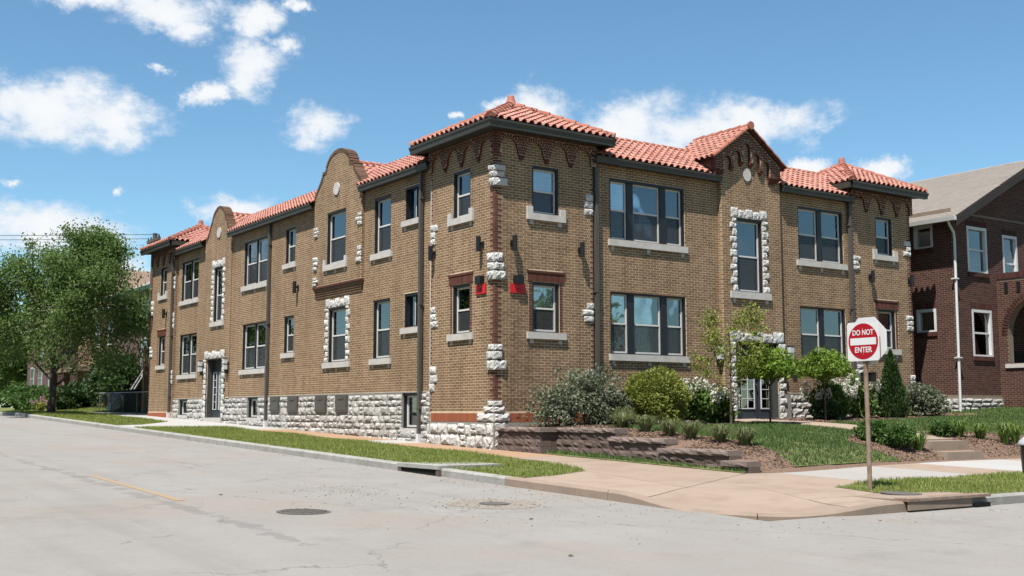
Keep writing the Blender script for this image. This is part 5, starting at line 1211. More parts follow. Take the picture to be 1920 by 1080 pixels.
# shingle roof
def shingle_roof():
    mb = MB(); e0 = Vector((17.45, -.85, 7.2)); r0 = Vector((22.6, -.85, 9.82)); d = Vector((0, 11, 0))
    mb.face([e0, e0 + d, r0 + d, r0]); e1 = Vector((27.75, -.85, 7.2)); mb.face([e1, r0, r0 + d, e1 + d]); rf = mb.build('roof', M['roofbrown'], NB)
    up = (r0 - e0); ln = up.length; up.normalize(); nrm = Vector((0, -1, 0)).cross(up); V = []; F = []; rows = int(ln / .15); rg = random.Random(5)
    for r_ in range(rows):
        y = rg.uniform(-.3, 0)
        while y < 10.6:
            w = rg.choice((.22, .3, .33, .38)); b = len(V); o = e0 + Vector((0, max(0, y), 0)) + up * (.15 * r_); y2 = min(11, y + w) - max(0, y) - .004
            p = [o + nrm * .018, o + Vector((0, y2, 0)) + nrm * .018, o + Vector((0, y2, 0)) + up * .2 + nrm * .006, o + up * .2 + nrm * .006]; V += [tuple(q) for q in p]; F.append((b + 3, b + 2, b + 1, b)); y += w
    tag(np_mesh('shingles', V, F, M['shingle'], rf), kind='stuff')
    mb = MB(); bw = .3
    for s, e in ((1, e0), (-1, e1)):
        a = e + Vector((0, -.03, -.02)); b = r0 + Vector((0, -.03, -.02)); mb.hexa([a + Vector((0, 0, -bw)), b + Vector((0, 0, -bw)), b + Vector((0, .05, -bw)), a + Vector((0, .05, -bw)), a, b, b + Vector((0, .05, 0)), a + Vector((0, .05, 0))])
    mb.build('rake_board', M['brown'], NB)
    mb = MB(); mb.face([e0 + Vector((.02, .03, -.12)), Vector((17.97, -.8, 7.35)), Vector((17.97, 8, 7.35)), e0 + Vector((.02, 9, -.12))]); mb.build('soffit', M['brown'], NB)
    mb = MB(); a = e0 + Vector((-.03, -.05, 0)); mb.hexa([a + Vector((-.1, 0, -.13)), a + Vector((.02, 0, -.13)), a + Vector((.02, 9, -.13)), a + Vector((-.1, 9, -.13)), a + Vector((-.13, 0, .0)), a + Vector((.02, 0, .0)), a + Vector((.02, 9, 0)), a + Vector((-.13, 9, 0))]); mb.build('gutter', M['white'], NB)
shingle_roof()
mb = MB(); mb.tube([(17.5, -.55, 7.1), (17.55, -.55, 6.98), (17.84, -.5, 6.75), (17.9, -.48, 6.55), (17.88, -.46, .72)], .045, 10)
mb.tube([(17.88, -.46, .72), (17.88, -.46, .62)], .05, 10); dp = mb.build('white_downpipe', M['white'], NB)
for z in (2.6, 5.2): MB().box(17.8, 18.0, -.53, -.36, z, z + .04).build('bracket', M['white'], dp)
def nwindow(fr, h, sq=False, arch=False):
    u0, u1, z0, z1 = h; mb = MB(); t = .09
    fr.box(mb, u0, u0 + t, z0, z1, -.14, .01); fr.box(mb, u1 - t, u1, z0, z1, -.14, .01); fr.box(mb, u0 + t, u1 - t, z1 - .1, z1, -.14, .008); fr.box(mb, u0 + t, u1 - t, z0, z0 + .06, -.14, .012)
    w = mb.build('window', M['white'], NB); zm = (z0 + z1) / 2
    a, b = u0 + t, u1 - t
    if not sq: mb = MB(); fr.box(mb, a, b, zm - .03, zm + .03, -.12, -.06); mb.build('meeting_rail', M['white'], w)
    for p, q in (((z0 + .06, z1 - .1),) if sq else ((z0 + .06, zm - .03), (zm + .03, z1 - .1))): mb = MB(); fr.box(mb, a, b, p, q, -.1, -.094); mb.build('pane', M['glass'], w)
    mb = MB(); fr.quad(mb, a, b, (z0 if sq else zm), z1, -.2) if not sq else None
    if not sq: mb.build('blind', M['blind'], w)
    mb = MB(); fr.quad(mb, a - .2, b + .2, z0 - .2, z1 + .2, -.5); mb.build('dark_backing', M['room'], w)  # dark sheet standing in for the unlit room
    soldier(fr, u0 - .03, u1 + .03, z0 - .14, z0, M['nbrick'], w, .05, name='sill_brick'); soldier(fr, u0 - .03, u1 + .03, z1 + .0, z1 + .2, M['nbrick'], w, .012, name='lintel_brick')
for h in nh_l: nwindow(NL, h, True)
for h in nh_r: nwindow(NR, h)
MB().box(18.9, 20.36, -1.4, -.42, .5, .85).build('porch_step', M['walktan'], NB)

# ================================================================== vegetation builders
def leaves(P, size, rng, flat=0.0, aspect=1.7, dirs=None):
    n = len(P); P = np.asarray(P, float); s = size * rng.uniform(.6, 1.25, n)
    a = rng.normal(size=(n, 3)) if dirs is None else dirs + rng.normal(size=(n, 3)) * .35
    a /= np.linalg.norm(a, axis=1)[:, None]; b = rng.normal(size=(n, 3)); b[:, 2] *= (1 - flat); b -= a * (a * b).sum(1)[:, None]; b /= np.linalg.norm(b, axis=1)[:, None] + 1e-9
    L = (a * s[:, None]) * aspect / 2; Wd = b * s[:, None] / 2; nrm = np.cross(a, b) * (s * .12)[:, None]
    V = np.stack([P - L, P + Wd + nrm, P + L, P - Wd + nrm], 1).reshape(-1, 3); F = np.arange(n * 4).reshape(-1, 4); return V, F
def shell(n, r, rng, lo=.55, zmin=-1.0, lump=.18, seed=0):
    d = rng.normal(size=(n * 2, 3)); d /= np.linalg.norm(d, axis=1)[:, None]; d = d[d[:, 2] > zmin][:n]; n = len(d)
    ph = np.random.default_rng(seed).uniform(0, 6.28, 6)
    lumpf = 1 + lump * (np.sin(3 * d[:, 0] + 5 * d[:, 2] + ph[0]) * np.sin(4 * d[:, 1] + ph[1]) + .6 * np.sin(7 * d[:, 0] + 6 * d[:, 1] + ph[2]) * np.sin(8 * d[:, 2] + ph[3]))
    rad = rng.uniform(lo ** 2, 1, n) ** .5
    return d * (rad * lumpf)[:, None] * np.asarray(r), d
def shrub(name, label, cat, x, y, r, mat, n, ls, zb=None, group=None, aspect=1.7, lo=.5, lump=.2, stems=6, seed=1, blooms=0, bmat=None, lift=.0):
    z = float(ZY(x, y)) if zb is None else zb; t = thing(name, label, cat, (x, y, z - .02), group); rng = np.random.default_rng(seed)
    P, D = shell(n, r, rng, lo, -.75, lump, seed); P[:, 2] += r[2] * .82 + lift; keep = P[:, 2] > .02; P = P[keep]; D = D[keep]
    V, F = leaves(P, ls, rng, aspect=aspect, dirs=D * .6); np_mesh('foliage', V, F, mat, t)
    mb = MB()
    for k in range(stems):
        a = 2 * pi * k / stems + rng.uniform(-.3, .3); q = .55 * rng.uniform(.4, 1); mb.tube([(0.03 * cos(a), .03 * sin(a), -.05), (r[0] * q * .5 * cos(a), r[1] * q * .5 * sin(a), r[2] * .7 + lift * .6), (r[0] * q * cos(a), r[1] * q * sin(a), r[2] * 1.3 + lift)], [.016, .012, .004], 5)
    mb.build('stem', M['twig'], t)
    if blooms:
        B, D = shell(blooms, (r[0] * 1.02, r[1] * 1.02, r[2] * 1.0), rng, .98, .0, lump, seed); B *= 1.04; B[:, 2] += r[2] * .86 + lift
        for k, (p, d) in enumerate(zip(B, D)):
            ax = Vector(d) * .6 + Vector((0, 0, .9)); ax.normalize(); q = []
            pts = []
            for j in range(60): s = rng.uniform(0, 1); rr_ = .1 * (1 - s * .7); a = rng.uniform(0, 6.28); e1 = ax.orthogonal().normalized(); e2 = ax.cross(e1); pts.append(Vector(p) + ax * (s * .28 + .0) + (e1 * cos(a) + e2 * sin(a)) * rr_)
            V, F = leaves(np.array([q_[:] for q_ in pts]), .062, rng, aspect=1.1); np_mesh('flower_head', V, F, bmat or M['bloom'], t)
    return t
def tuft(name, label, cat, x, y, h, spread, n, mat, zb=None, group=None, seed=0, w=.012, arch=1.0):
    z = float(ZY(x, y)) if zb is None else zb; t = thing(name, label, cat, (x, y, z), group); rng = np.random.default_rng(seed); V = []; F = []
    for k in range(n):
        a = rng.uniform(0, 2 * pi); l = h * rng.uniform(.6, 1.15); s = spread * rng.uniform(.25, 1) * arch; r0 = rng.uniform(0, .09); dx, dy = cos(a), sin(a); px, py = -dy * w * rng.uniform(.6, 1.2), dx * w * rng.uniform(.6, 1.2)
        pts = [(r0 * dx, r0 * dy, 0), (r0 * dx + s * .3 * dx, r0 * dy + s * .3 * dy, l * .55), (r0 * dx + s * .7 * dx, r0 * dy + s * .7 * dy, l * .9), (r0 * dx + s * 1.15 * dx, r0 * dy + s * 1.15 * dy, l * rng.uniform(.6, .95))]
        b = len(V)
        for i, p in enumerate(pts): f = (1, 1, .7, .1)[i]; V += [(p[0] - px * f, p[1] - py * f, p[2]), (p[0] + px * f, p[1] + py * f, p[2])]
        for i in range(3): F.append((b + 2 * i, b + 2 * i + 1, b + 2 * i + 3, b + 2 * i + 2))
    np_mesh('blades', V, F, mat, t); return t
def tree(name, label, base, H, trunk_r, crown_c, crown_r, nl, ls, mat, seed, bark=None, first=.22, depth=4, group=None, spread=.75, cluster=.5, nlimb=7, dens=1.0, lean=(0, 0), fill=0, clear=0):
    t = thing(name, label, 'tree', base, group); rg = random.Random(seed); rng = np.random.default_rng(seed); tips = []; mb = MB()
    cc, cr = Vector(crown_c), Vector(crown_r)
    def inside(p): q = p - cc; return (q.x / cr.x) ** 2 + (q.y / cr.y) ** 2 + (q.z / cr.z) ** 2
    def grow(p, d, L, r, lev):
        pts = [p]; rad = [r]; q = p.copy(); dd = d.copy()
        for k in range(3):
            dd = (dd + Vector((rg.uniform(-.25, .25), rg.uniform(-.25, .25), rg.uniform(-.08, .22)))).normalized(); q = q + dd * L / 3; pts.append(q.copy()); rad.append(r * (1 - .22 * (k + 1)))
            if lev >= depth - 2: tips.append(q.copy())
        mb.tube(pts, rad, 6 if lev < 2 else 4, cap=False)
        if lev >= depth or inside(q) > 1.15: tips.append(q); return
        for k in range(rg.choice((2, 3, 3)) if lev else 3):
            a = rg.uniform(.35, spread); th = rg.uniform(0, 2 * pi); e1 = dd.orthogonal().normalized(); e2 = dd.cross(e1); nd_ = (dd * cos(a) + (e1 * cos(th) + e2 * sin(th)) * sin(a)).normalized(); grow(q if k < 2 else pts[2], nd_, L * rg.uniform(.62, .85), rad[-1] * .8, lev + 1)
    top = Vector((lean[0], lean[1], H * .62)); mb.tube([(0, 0, -.1), (trunk_r * .3, 0, H * .1), (lean[0] * .4, lean[1] * .4, H * .3), tuple(top)], [trunk_r * 1.35, trunk_r, trunk_r * .85, trunk_r * .4], 9, cap=False)
    for k in range(nlimb):
        s = first + (.62 - first) * k / max(1, nlimb - 1); z = H * s; a = k * 2.4 + rg.uniform(-.4, .4); el = rg.uniform(.35, .8); p = Vector((lean[0] * s, lean[1] * s, z)); grow(p, Vector((cos(a) * cos(el), sin(a) * cos(el), sin(el))), cr.x * rg.uniform(.5, .75), trunk_r * .42, 1)
    mb.build('trunk', bark or M['bark'], t)
    T = np.array([p[:] for p in tips]); q = (T - np.array(crown_c)) / np.array(crown_r); T = T[(q ** 2).sum(1) < 1.35]
    idx = rng.integers(0, len(T), nl); P = T[idx] + rng.normal(size=(nl, 3)) * cluster * rng.uniform(.3, 1, (nl, 1)); P[:, 2] = np.maximum(P[:, 2], crown_c[2] - crown_r[2] * 1.1)
    if fill:
        nf = int(nl * fill); cl, _ = shell(140, np.array(crown_r) * .95, rng, .45, -.9, .12, seed); cl += np.array(crown_c); Q = cl[rng.integers(0, len(cl), nf)] + rng.normal(size=(nf, 3)) * cluster * 1.1; P = np.concatenate([P, Q])
    if clear: P = P[P[:, 2] > clear + .5 * np.sin(P[:, 0] * 1.9) * np.sin(P[:, 1] * 1.6 + 1)]
    V, F = leaves(P, ls, rng, flat=.3); np_mesh('crown', V, F, mat, t); return t

# ---------------------------------------------------------------- planting in the front yard
shrub('shrub', 'loose grey-green shrub left of its taller twin against the tower wall', 'shrub', 1.15, -.95, (.62, .5, .55), M['leaf_sage'], 2300, .055, seed=2, group='grey-green shrubs by the near tower', lump=.55, lo=.15)
shrub('shrub', 'tall grey-green variegated shrub beside the downpipe of the near tower', 'shrub', 2.15, -.85, (.75, .6, .78), M['leaf_sage'], 4000, .055, seed=3, group='grey-green shrubs by the near tower', lump=.55, lo=.15)
shrub('shrub', 'pale grey-green shrub squeezed between the tall variegated shrub and the lime mound', 'shrub', 3.0, -.9, (.45, .5, .5), M['leaf_sage'], 1900, .055, seed=4, group='grey-green shrubs by the near tower', lump=.5, lo=.15)
shrub('lime_shrub', 'large rounded lime-green mounded shrub under the triple window', 'shrub', 4.0, -1.25, (.86, .8, .78), M['leaf_lime'], 11000, .042, seed=5, lump=.16, lo=.4, aspect=2.6)
shrub('hydrangea', 'white-flowering hydrangea right of the lime-green mound', 'shrub', 5.55, -.95, (.62, .5, .55), M['leaf_hydr'], 1500, .105, seed=6, group='white hydrangeas along the front', blooms=26)
shrub('hydrangea', 'small white-flowering hydrangea left of the entrance door', 'shrub', 6.5, -.95, (.42, .4, .46), M['leaf_hydr'], 1000, .1, seed=7, group='white hydrangeas along the front', blooms=13)
shrub('hydrangea', 'white-flowering hydrangea behind the standard tree right of the entrance', 'shrub', 11.0, -.9, (.66, .5, .6), M['leaf_hydr'], 1500, .105, seed=8, group='white hydrangeas along the front', blooms=24)
shrub('hydrangea', 'white-flowering hydrangea behind the sign post by the right downpipe', 'shrub', 12.35, -.9, (.5, .45, .66), M['leaf_hydr'], 1200, .105, seed=9, group='white hydrangeas along the front', blooms=17)
shrub('shrub', 'low dark shrub under the standard tree in the mulch bed', 'shrub', 10.5, -1.15, (.42, .4, .3), M['leaf_dark'], 1500, .06, seed=10)
shrub('shrub', 'grey-green spreading shrub between the conifer and the maroon house', 'shrub', 15.3, -.95, (.85, .6, .55), M['leaf_sage'], 4200, .062, seed=11, lump=.28, lo=.3)
# narrow conifer
cx_, cy_ = 13.35, -1.25; t = thing('conifer', 'narrow dark green conical conifer by the right end tower', 'tree', (cx_, cy_, float(ZY(cx_, cy_)))); rng = np.random.default_rng(33)
n = 9500; hz = rng.uniform(0, 1, n) ** 1.25; aa = rng.uniform(0, 2 * pi, n); rr_ = .52 * (1 - hz) ** .75 * rng.uniform(.55, 1.08, n) * (1 + .16 * np.sin(14 * hz + 3 * aa) * np.sin(5 * aa + 1)) * np.clip(hz * 9 + .6, 0, 1); P = np.stack([rr_ * np.cos(aa), rr_ * np.sin(aa), .05 + hz * 1.95], 1)
D = np.stack([np.cos(aa) * .5, np.sin(aa) * .5, np.full(n, .9)], 1); V, F = leaves(P, .034, rng, aspect=2.8, dirs=D); np_mesh('foliage', V, F, M['leaf_conifer'], t); mb = MB(); mb.tube([(0, 0, -.1), (0, 0, 1.7)], [.05, .012], 7); mb.build('trunk', M['bark'], t)
def standard(label, x, y, h, r, seed):
    z = float(ZY(x, y)); t = thing('standard_tree', label, 'tree', (x, y, z), 'small standard trees by the walk'); rng = np.random.default_rng(seed)
    mb = MB(); mb.tube([(0, 0, -.05), (.01, .005, h * .5), (0, 0, h)], [.028, .024, .02], 8, cap=False)
    for k in range(9): a = k * 2.4; mb.tube([(0, 0, h * .93), (r * .35 * cos(a), r * .35 * sin(a), h + .25), (r * .85 * cos(a), r * .85 * sin(a), h + .5 + .1 * (k % 3))], [.014, .01, .004], 5, cap=False)
    mb.build('trunk', M['twig'], t)
    n = 3000; a = rng.uniform(0, 2 * pi, n); s = rng.uniform(0, 1, n) ** .55; lump = 1 + .2 * np.sin(4 * a + seed) + .13 * np.sin(9 * a); rad = r * s * lump; top = .92 - .5 * (s ** 2.2) + .1 * np.sin(5 * a + 7 * s) + .05 * np.sin(13 * a); bot = -.02 + .3 * s - .1 * (s ** 6) * (1 + np.sin(6 * a)); zz = bot + (top - bot) * rng.uniform(0, 1, n) ** .7
    P = np.stack([rad * np.cos(a), rad * np.sin(a), h + zz], 1); V, F = leaves(P, .068, rng, flat=.4, aspect=2.0); np_mesh('crown', V, F, M['leaf_bright'], t)
standard('small standard tree with flat bright green crown in front of the entrance door', 6.85, -2.45, 1.05, .76, 3); standard('small standard tree with flat bright green crown in the mulch right of the entrance', 10.15, -1.45, 1.05, .72, 9)
tree('young_tree', 'slender young tree with sparse yellow-green leaves left of the entrance', (5.55, -2.35, float(ZY(5.5, -2.4))), 3.7, .028, (0, 0, 2.2), (.85, .85, 1.75), 2000, .056, M['leaf_young'], 12, M['twig'], first=.2, depth=3, spread=.6, cluster=.16, nlimb=9)
TF_ = [(2.35, -.95), (2.75, -1.45), (1.85, -2.55), (1.5, -3.75), (1.35, -4.7), (1.3, -5.4), (1.4, -6.15), (1.5, -6.72)]
LB = ['left of the pair at the foot of the tall variegated shrub', 'right of the pair at the foot of the tall variegated shrub', 'in front of the lime-green mound', 'above the second cap of the retaining wall', 'above the third cap of the retaining wall', 'above the end of the third wall cap', 'above the fourth cap of the retaining wall', 'at the corner end of the mulch bed']
for k, ((x, y), l) in enumerate(zip(TF_, LB)): tuft('grass_clump', 'fountain grass clump ' + l, 'ornamental grass', x, y, .36 if k > 1 else .45, .38, 260, M['tuft'], group='fountain grass clumps in the mulch', seed=40 + k, w=.007)
shrub('boxwood', 'dark rounded boxwood behind the sign post on the bank', 'shrub', 6.25, -6.1, (.42, .36, .27), M['leaf_box'], 2200, .05, seed=51, group='boxwoods beside the steps', lo=.4)
shrub('boxwood', 'rounded boxwood left of the garden steps', 'shrub', 6.25, -6.72, (.42, .36, .27), M['leaf_box'], 2200, .05, seed=52, group='boxwoods beside the steps', lo=.4)
shrub('boxwood', 'small boxwood first in the row right of the steps', 'shrub', 9.3, -5.75, (.33, .3, .2), M['leaf_box'], 1400, .05, seed=53, group='boxwoods beside the steps', lo=.4)
for k, (x, y, l, hh) in enumerate(((6.85, -6.85, 'hard against the left side of the garden steps', .4), (9.75, -5.9, 'with arching yellow-green blades right of the steps', .42), (10.25, -6.15, 'third in the row right of the steps', .38), (10.5, -6.65, 'with tall blades in front of the row by the right bank', .5), (11.0, -6.6, 'next to the litter bin on the right bank', .45), (7.05, -.85, 'at the foot of the entrance door', .3))):
    tuft('daylily', 'daylily clump ' + l, 'plant', x, y, hh, .3, 110, M['lily'], group='daylilies in the front yard', seed=60 + k, w=.014)
# path light
t = thing('path_light', 'small black path light at the edge of the garden walk', 'lamp', (7.2, -3.0, float(ZY(7.2, -3)))); MB().box(-.12, .12, -.05, .05, .04, .09).build('housing', M['black'], t)

# ---------------------------------------------------------------- grass blades and debris
def blades(name, poly, zf, dens, h, mat, seed, label=None, wd=.010):
    rng = np.random.default_rng(seed); xs = [p[0] for p in poly]; ys = [p[1] for p in poly]; A_ = (max(xs) - min(xs)) * (max(ys) - min(ys)); n = int(A_ * dens)
    x = rng.uniform(min(xs), max(xs), n); y = rng.uniform(min(ys), max(ys), n); k = in_poly(x, y, poly); x, y = x[k], y[k]; pn = np.sin(x * 2.3 + 1.7 * np.sin(y * 1.1 + seed)) * np.sin(y * 1.9 + seed * 2) + .5 * np.sin(x * 5.1 + y * 4.3); k = rng.uniform(0, 1, len(x)) < np.clip(.95 - .75 * np.clip(pn - .35, 0, 1), .15, 1); x, y = x[k], y[k]; n = len(x); z = zf(x, y)
    hh = h * rng.uniform(.45, 1.3, n) * (1 + .35 * np.sin(x * 1.7 + seed) * np.sin(y * 1.3)); a = rng.uniform(0, 2 * pi, n); lean = rng.uniform(.1, .9, n) * hh; b = rng.uniform(0, 2 * pi, n); w = wd * rng.uniform(.6, 1.3, n)
    V = np.stack([np.stack([x - w * np.cos(a), y - w * np.sin(a), z - .01], 1), np.stack([x + w * np.cos(a), y + w * np.sin(a), z - .01], 1), np.stack([x + lean * np.cos(b), y + lean * np.sin(b), z + hh], 1)], 1).reshape(-1, 3)
    o = np_mesh(name, V, np.arange(n * 3).reshape(-1, 3), mat); return tag(o, label, 'grass', kind='stuff')
blades('verge_grass', V1, ZS, 1100, .06, M['blade'], 1, 'bright mown grass of the long verge along the left street')
blades('verge_grass', [p for p in V2 if True][1:5] + [(-1.36, 36), (KX + .16, 36)], ZS, 500, .06, M['blade'], 2, 'mown grass of the far verge round the street tree', .016)
blades('verge_grass', [p if p[0] < 20 else (11, p[1]) for p in V3], ZS, 1100, .06, M['blade'], 3, 'patchy mown grass of the verge by the sign post')
blades('lawn_grass', LAWN1, lambda x, y: ZY(x, y) + .02, 1100, .055, M['blade2'], 4, 'smooth green grass of the sloping front lawn left of the walk')
blades('lawn_grass', [p if p[0] < 21 else (21, p[1]) for p in LAWN2], lambda x, y: ZY(x, y) + .02, 700, .055, M['blade2'], 5, 'green lawn grass right of the garden walk', .012)
blades('lawn_grass', STRIP, lambda x, y: ZS(x, y) + .04, 1500, .06, M['blade2'], 6, 'narrow strip of grass along the foot of the retaining wall')
# bark chips in the beds
def chips(name, poly, zf, dens, size, mat, seed, label, cat):
    rng = np.random.default_rng(seed); xs = [p[0] for p in poly]; ys = [p[1] for p in poly]; n = int((max(xs) - min(xs)) * (max(ys) - min(ys)) * dens); x = rng.uniform(min(xs), max(xs), n); y = rng.uniform(min(ys), max(ys), n); k = in_poly(x, y, poly); x, y = x[k], y[k]; n = len(x)
    P = np.stack([x, y, zf(x, y) + rng.uniform(.0, .015, n)], 1); d = rng.normal(size=(n, 3)); d[:, 2] *= .25; V, F = leaves(P, size, rng, aspect=3.2, dirs=d * 2); return tag(np_mesh(name, V, F, mat), label, cat, kind='stuff')
M['chip'] = pm('bark_chip', [(.10, .058, .04), (.2, .13, .09), (.34, .235, .17), (.26, .175, .125)], drive='island', mixn=.1, rough=1)
chips('bark_chips', [(.4, .0), (.65, -3.7), (.5, -7.4), (.6, -8.05), (1.45, -8.05), (1.9, -6.3), (1.75, -1.95), (4.4, -2.4), (7.2, -1.5), (7.2, 0)], ZY, 700, .022, M['chip'], 1, 'brown bark mulch behind the retaining wall and along the front wall', 'mulch')
chips('bark_chips', [(8.8, 0), (8.8, -2.5), (12.5, -2.2), (17, -1.6), (17, 0)], ZY, 500, .024, M['chip'], 2, 'brown bark mulch bed right of the entrance', 'mulch')
chips('bark_chips', [(5.1, -6.9), (5.5, -7.4), (7.25, -7.25), (7.25, -5.4), (6.2, -5.5), (5.2, -6.2)], ZY, 700, .022, M['chip'], 3, 'brown bark mulch left of the garden steps', 'mulch')
chips('bark_chips', [(8.75, -7.2), (14, -7.2), (12.6, -6.4), (11.4, -5.6), (9.4, -5.2), (8.75, -5.2)], ZY, 600, .022, M['chip'], 4, 'brown bark mulch on the bank right of the steps', 'mulch')
M['clip'] = pm('grass_clipping', [(.2, .22, .08), (.3, .3, .12), (.16, .13, .08), (.4, .36, .2)], drive='island', rough=1)
rng = np.random.default_rng(8)
def scatter(cx, cy, sx, sy, n): return np.stack([rng.normal(cx, sx, n), rng.normal(cy, sy, n)], 1)
S_ = np.concatenate([scatter(-7.3, -6.9, .4, .8, 260), scatter(-6.2, -9.3, .5, .4, 380), scatter(-5.0, -8.6, .25, 2.0, 200), scatter(-6.0, -11.3, 1.2, .6, 120), scatter(-3.6, -13.2, 1.6, .4, 90), scatter(-4.6, -2, .1, 5, 240), scatter(-1.0, -13.6, 1.5, .5, 60), scatter(-7, -11, 3, 4, 60)])
S_ = S_[(S_[:, 0] < KX - .02) | (S_[:, 1] < KY - .02)]
P = np.stack([S_[:, 0], S_[:, 1], ZR(S_[:, 0], S_[:, 1]) + .006], 1); d = rng.normal(size=(len(P), 3)); d[:, 2] *= .1
V, F = leaves(P, .012, rng, flat=.9, aspect=3.6, dirs=d * 3); tag(np_mesh('grass_clippings', V, F, M['clip']), 'dry grass clippings scattered on the road by the kerb', 'clippings', kind='stuff')
for k, (x, y, c) in enumerate(((-8.35, -13.9, 'leaf_box'), (-9.2, -6.6, 'leaf_dark'), (-6.9, -11.2, 'leaf_dark'))):
    mb = MB(); z = float(ZR(x, y)) + .006; mb.face([(-.04, 0, 0), (0, -.022, .012), (.045, 0, .004), (.005, .024, .016)]); o = mb.build('fallen_leaf', M[c]); o.location = (x, y, z); tag(o, ['fresh green leaf lying alone on the road in the foreground', 'dark leaf lying on the road between the stripe and the kerb', 'dark scrap lying on the road below the stained patch'][k], 'leaf', 'leaves on the road')

# ================================================================== left background: street tree, pole, houses, yards
tree('street_tree', 'leafy green street tree on the verge at the left', (-3.2, 30.85, .78), 7.9, .15, (.5, 0, 4.3), (4.2, 3.8, 3.6), 62000, .082, M['leaf_tree'], 5, fill=.3, clear=2.0, first=.14, depth=4, spread=.85, cluster=.36, nlimb=12)
UP = thing('utility_pole', 'weathered wooden utility pole with crossarm at the far left tower', 'utility pole', (1.15, 31.2, .75))
mb = MB(); mb.tube([(0, 0, -.2), (.02, -.1, 4), (.03, -.3, 8.55)], [.16, .145, .11], 10); mb.build('pole', M['wood'], UP)
mb = MB(); mb.hexa([(-.06, -1.1, 8.15), (.06, -1.1, 8.15), (.06, .7, 8.15), (-.06, .7, 8.15), (-.06, -1.1, 8.28), (.06, -1.1, 8.28), (.06, .7, 8.28), (-.06, .7, 8.28)]); mb.build('crossarm', M['wood'], UP)
for yy in (-1.0, -.65, .2, .6): mb = MB(); mb.lathe([(.03, 0), (.05, .04), (.03, .1), (.045, .13)], (0, yy, 8.28), 8); mb.build('insulator', M['black'], UP)
mb = MB(); mb.tube([(-.17, .02, .0), (-.17, .02, 3.2)], .07, 8); mb.build('cable_guard', M['woodtan'], UP); mb = MB(); mb.tube([(-.05, .2, .0), (-.05, .15, 2.6)], .05, 8); mb.build('conduit', M['housewhite'], UP)
for k, yy in enumerate((-1.0, .6)):
    w = MB(); pts = []
    for j in range(17): s = j / 16; pts.append((1.15 - 60 * s, 31.2 + yy + 26 * s, 9.15 - 2.2 * 4 * s * (1 - s) * .35 + .3 * s))
    w.tube(pts, .012, 5, cap=False); tag(w.build('power_line', M['black']), ('nearer' if k == 0 else 'farther') + ' overhead power line running left from the utility pole', 'cable', 'overhead power lines')
ZB = lambda x, y: np.interp(x, [-1.4, .1, 1.5, 4, 30], [.83, .85, .95, 1.25, 1.35]) + .0 * np.asarray(y)
sheet('far_yard', [(.12, 33.5), (40, 33.5), (40, 110), (.12, 110)], ZB, M['soilgrass'], step=4, dz=-.02, kind='structure'); sheet('alley', [(.12, 27.3), (40, 27.3), (40, 33.5), (.12, 33.5)], lambda x, y: .027 * np.clip(np.asarray(y), 0, 33) - .05, M['walkgrey'], step=4, kind='structure')
blades('bank_grass', [(.15, 34), (5, 34), (5, 62), (.15, 62)], ZB, 220, .08, M['blade'], 12, 'sunlit grass bank of the yard behind the street tree', .02)
def house(name, label, x0, x1, y0, y1, ze, zr, wall, roofm, trim, wins, ridge='y'):
    t = thing(name, label, 'house', (x0, y0, 1.0)); o = Vector(t.location); mb = MB(); mb.box(0, x1 - x0, 0, y1 - y0, -.5, ze - 1); w = mb.build('wall', wall, t)
    ov = .55; a0, a1, b0, b1 = -ov, x1 - x0 + ov, -ov, y1 - y0 + ov; e = ze - 1; r_ = zr - 1; mb = MB(); xm = (a0 + a1) / 2; ym = (b0 + b1) / 2
    if ridge == 'hip':
        p = [(a0, b0, e), (a1, b0, e), (a1, b1, e), (a0, b1, e)]; q0, q1 = (xm, b0 + (xm - a0), r_), (xm, b1 - (xm - a0), r_)
        if q0[1] > q1[1]: q0 = q1 = (xm, ym, r_)
        mb.face([p[0], p[1], q0]); mb.face([p[1], p[2], q1, q0]); mb.face([p[2], p[3], q1]); mb.face([p[3], p[0], q0, q1])
    elif ridge == 'x':
        mb.face([(a0, b0, e), (a1, b0, e), (a1, ym, r_), (a0, ym, r_)]); mb.face([(a0, b1, e), (a0, ym, r_), (a1, ym, r_), (a1, b1, e)])
        g2 = MB(); g2.face([(0, 0, e), (0, y1 - y0, e), (0, ym, r_ - .25)]); g2.build('gable', wall, t)
    else:
        mb.face([(a0, b0, e), (xm, b0, r_), (xm, b1, r_), (a0, b1, e)]); mb.face([(a1, b0, e), (a1, b1, e), (xm, b1, r_), (xm, b0, r_)])
        g2 = MB(); g2.face([(0, 0, e), (x1 - x0, 0, e), (xm, 0, r_ - .25)]); g2.build('gable', wall, t)
    rf = mb.build('roof', roofm, t)
    for q in ((a0, a0 + .12, b0, b1), (a0 + .12, a1, b0, b0 + .12)): MB().box(q[0], q[1], q[2], q[3], e - .22, e - .01).build('fascia', trim, rf)
    MB().box(a0 + .12, a1, b0 + .12, b1, e - .1, e - .06).build('soffit', M['housewhite'], rf)
    for (side, u0, u1, z0, z1) in wins:
        fr = Fr('L', 0) if side == 'L' else Fr('R', 0); wv = MB(); tt = .1; z0 -= 1; z1 -= 1
        fr.box(wv, u0, u1, z0, z1, 0.002, .05); win = wv.build('window', M['housewhite'], t)
        zm = (z0 + z1) / 2
        for p, q in ((z0 + tt, zm - .03), (zm + .03, z1 - tt)): wv = MB(); fr.box(wv, u0 + tt, u1 - tt, p, q, .05, .056); wv.build('pane', M['glasshouse'], win)
        wv = MB(); fr.box(wv, u0 - .08, u1 + .08, z0 - .12, z0, .0, .09); wv.build('sill', M['sill'], win)
    return t
M['glasshouse'] = pm('far_glass', [(.10, .13, .15), (.16, .2, .22)], rough=.08, spec=.6)
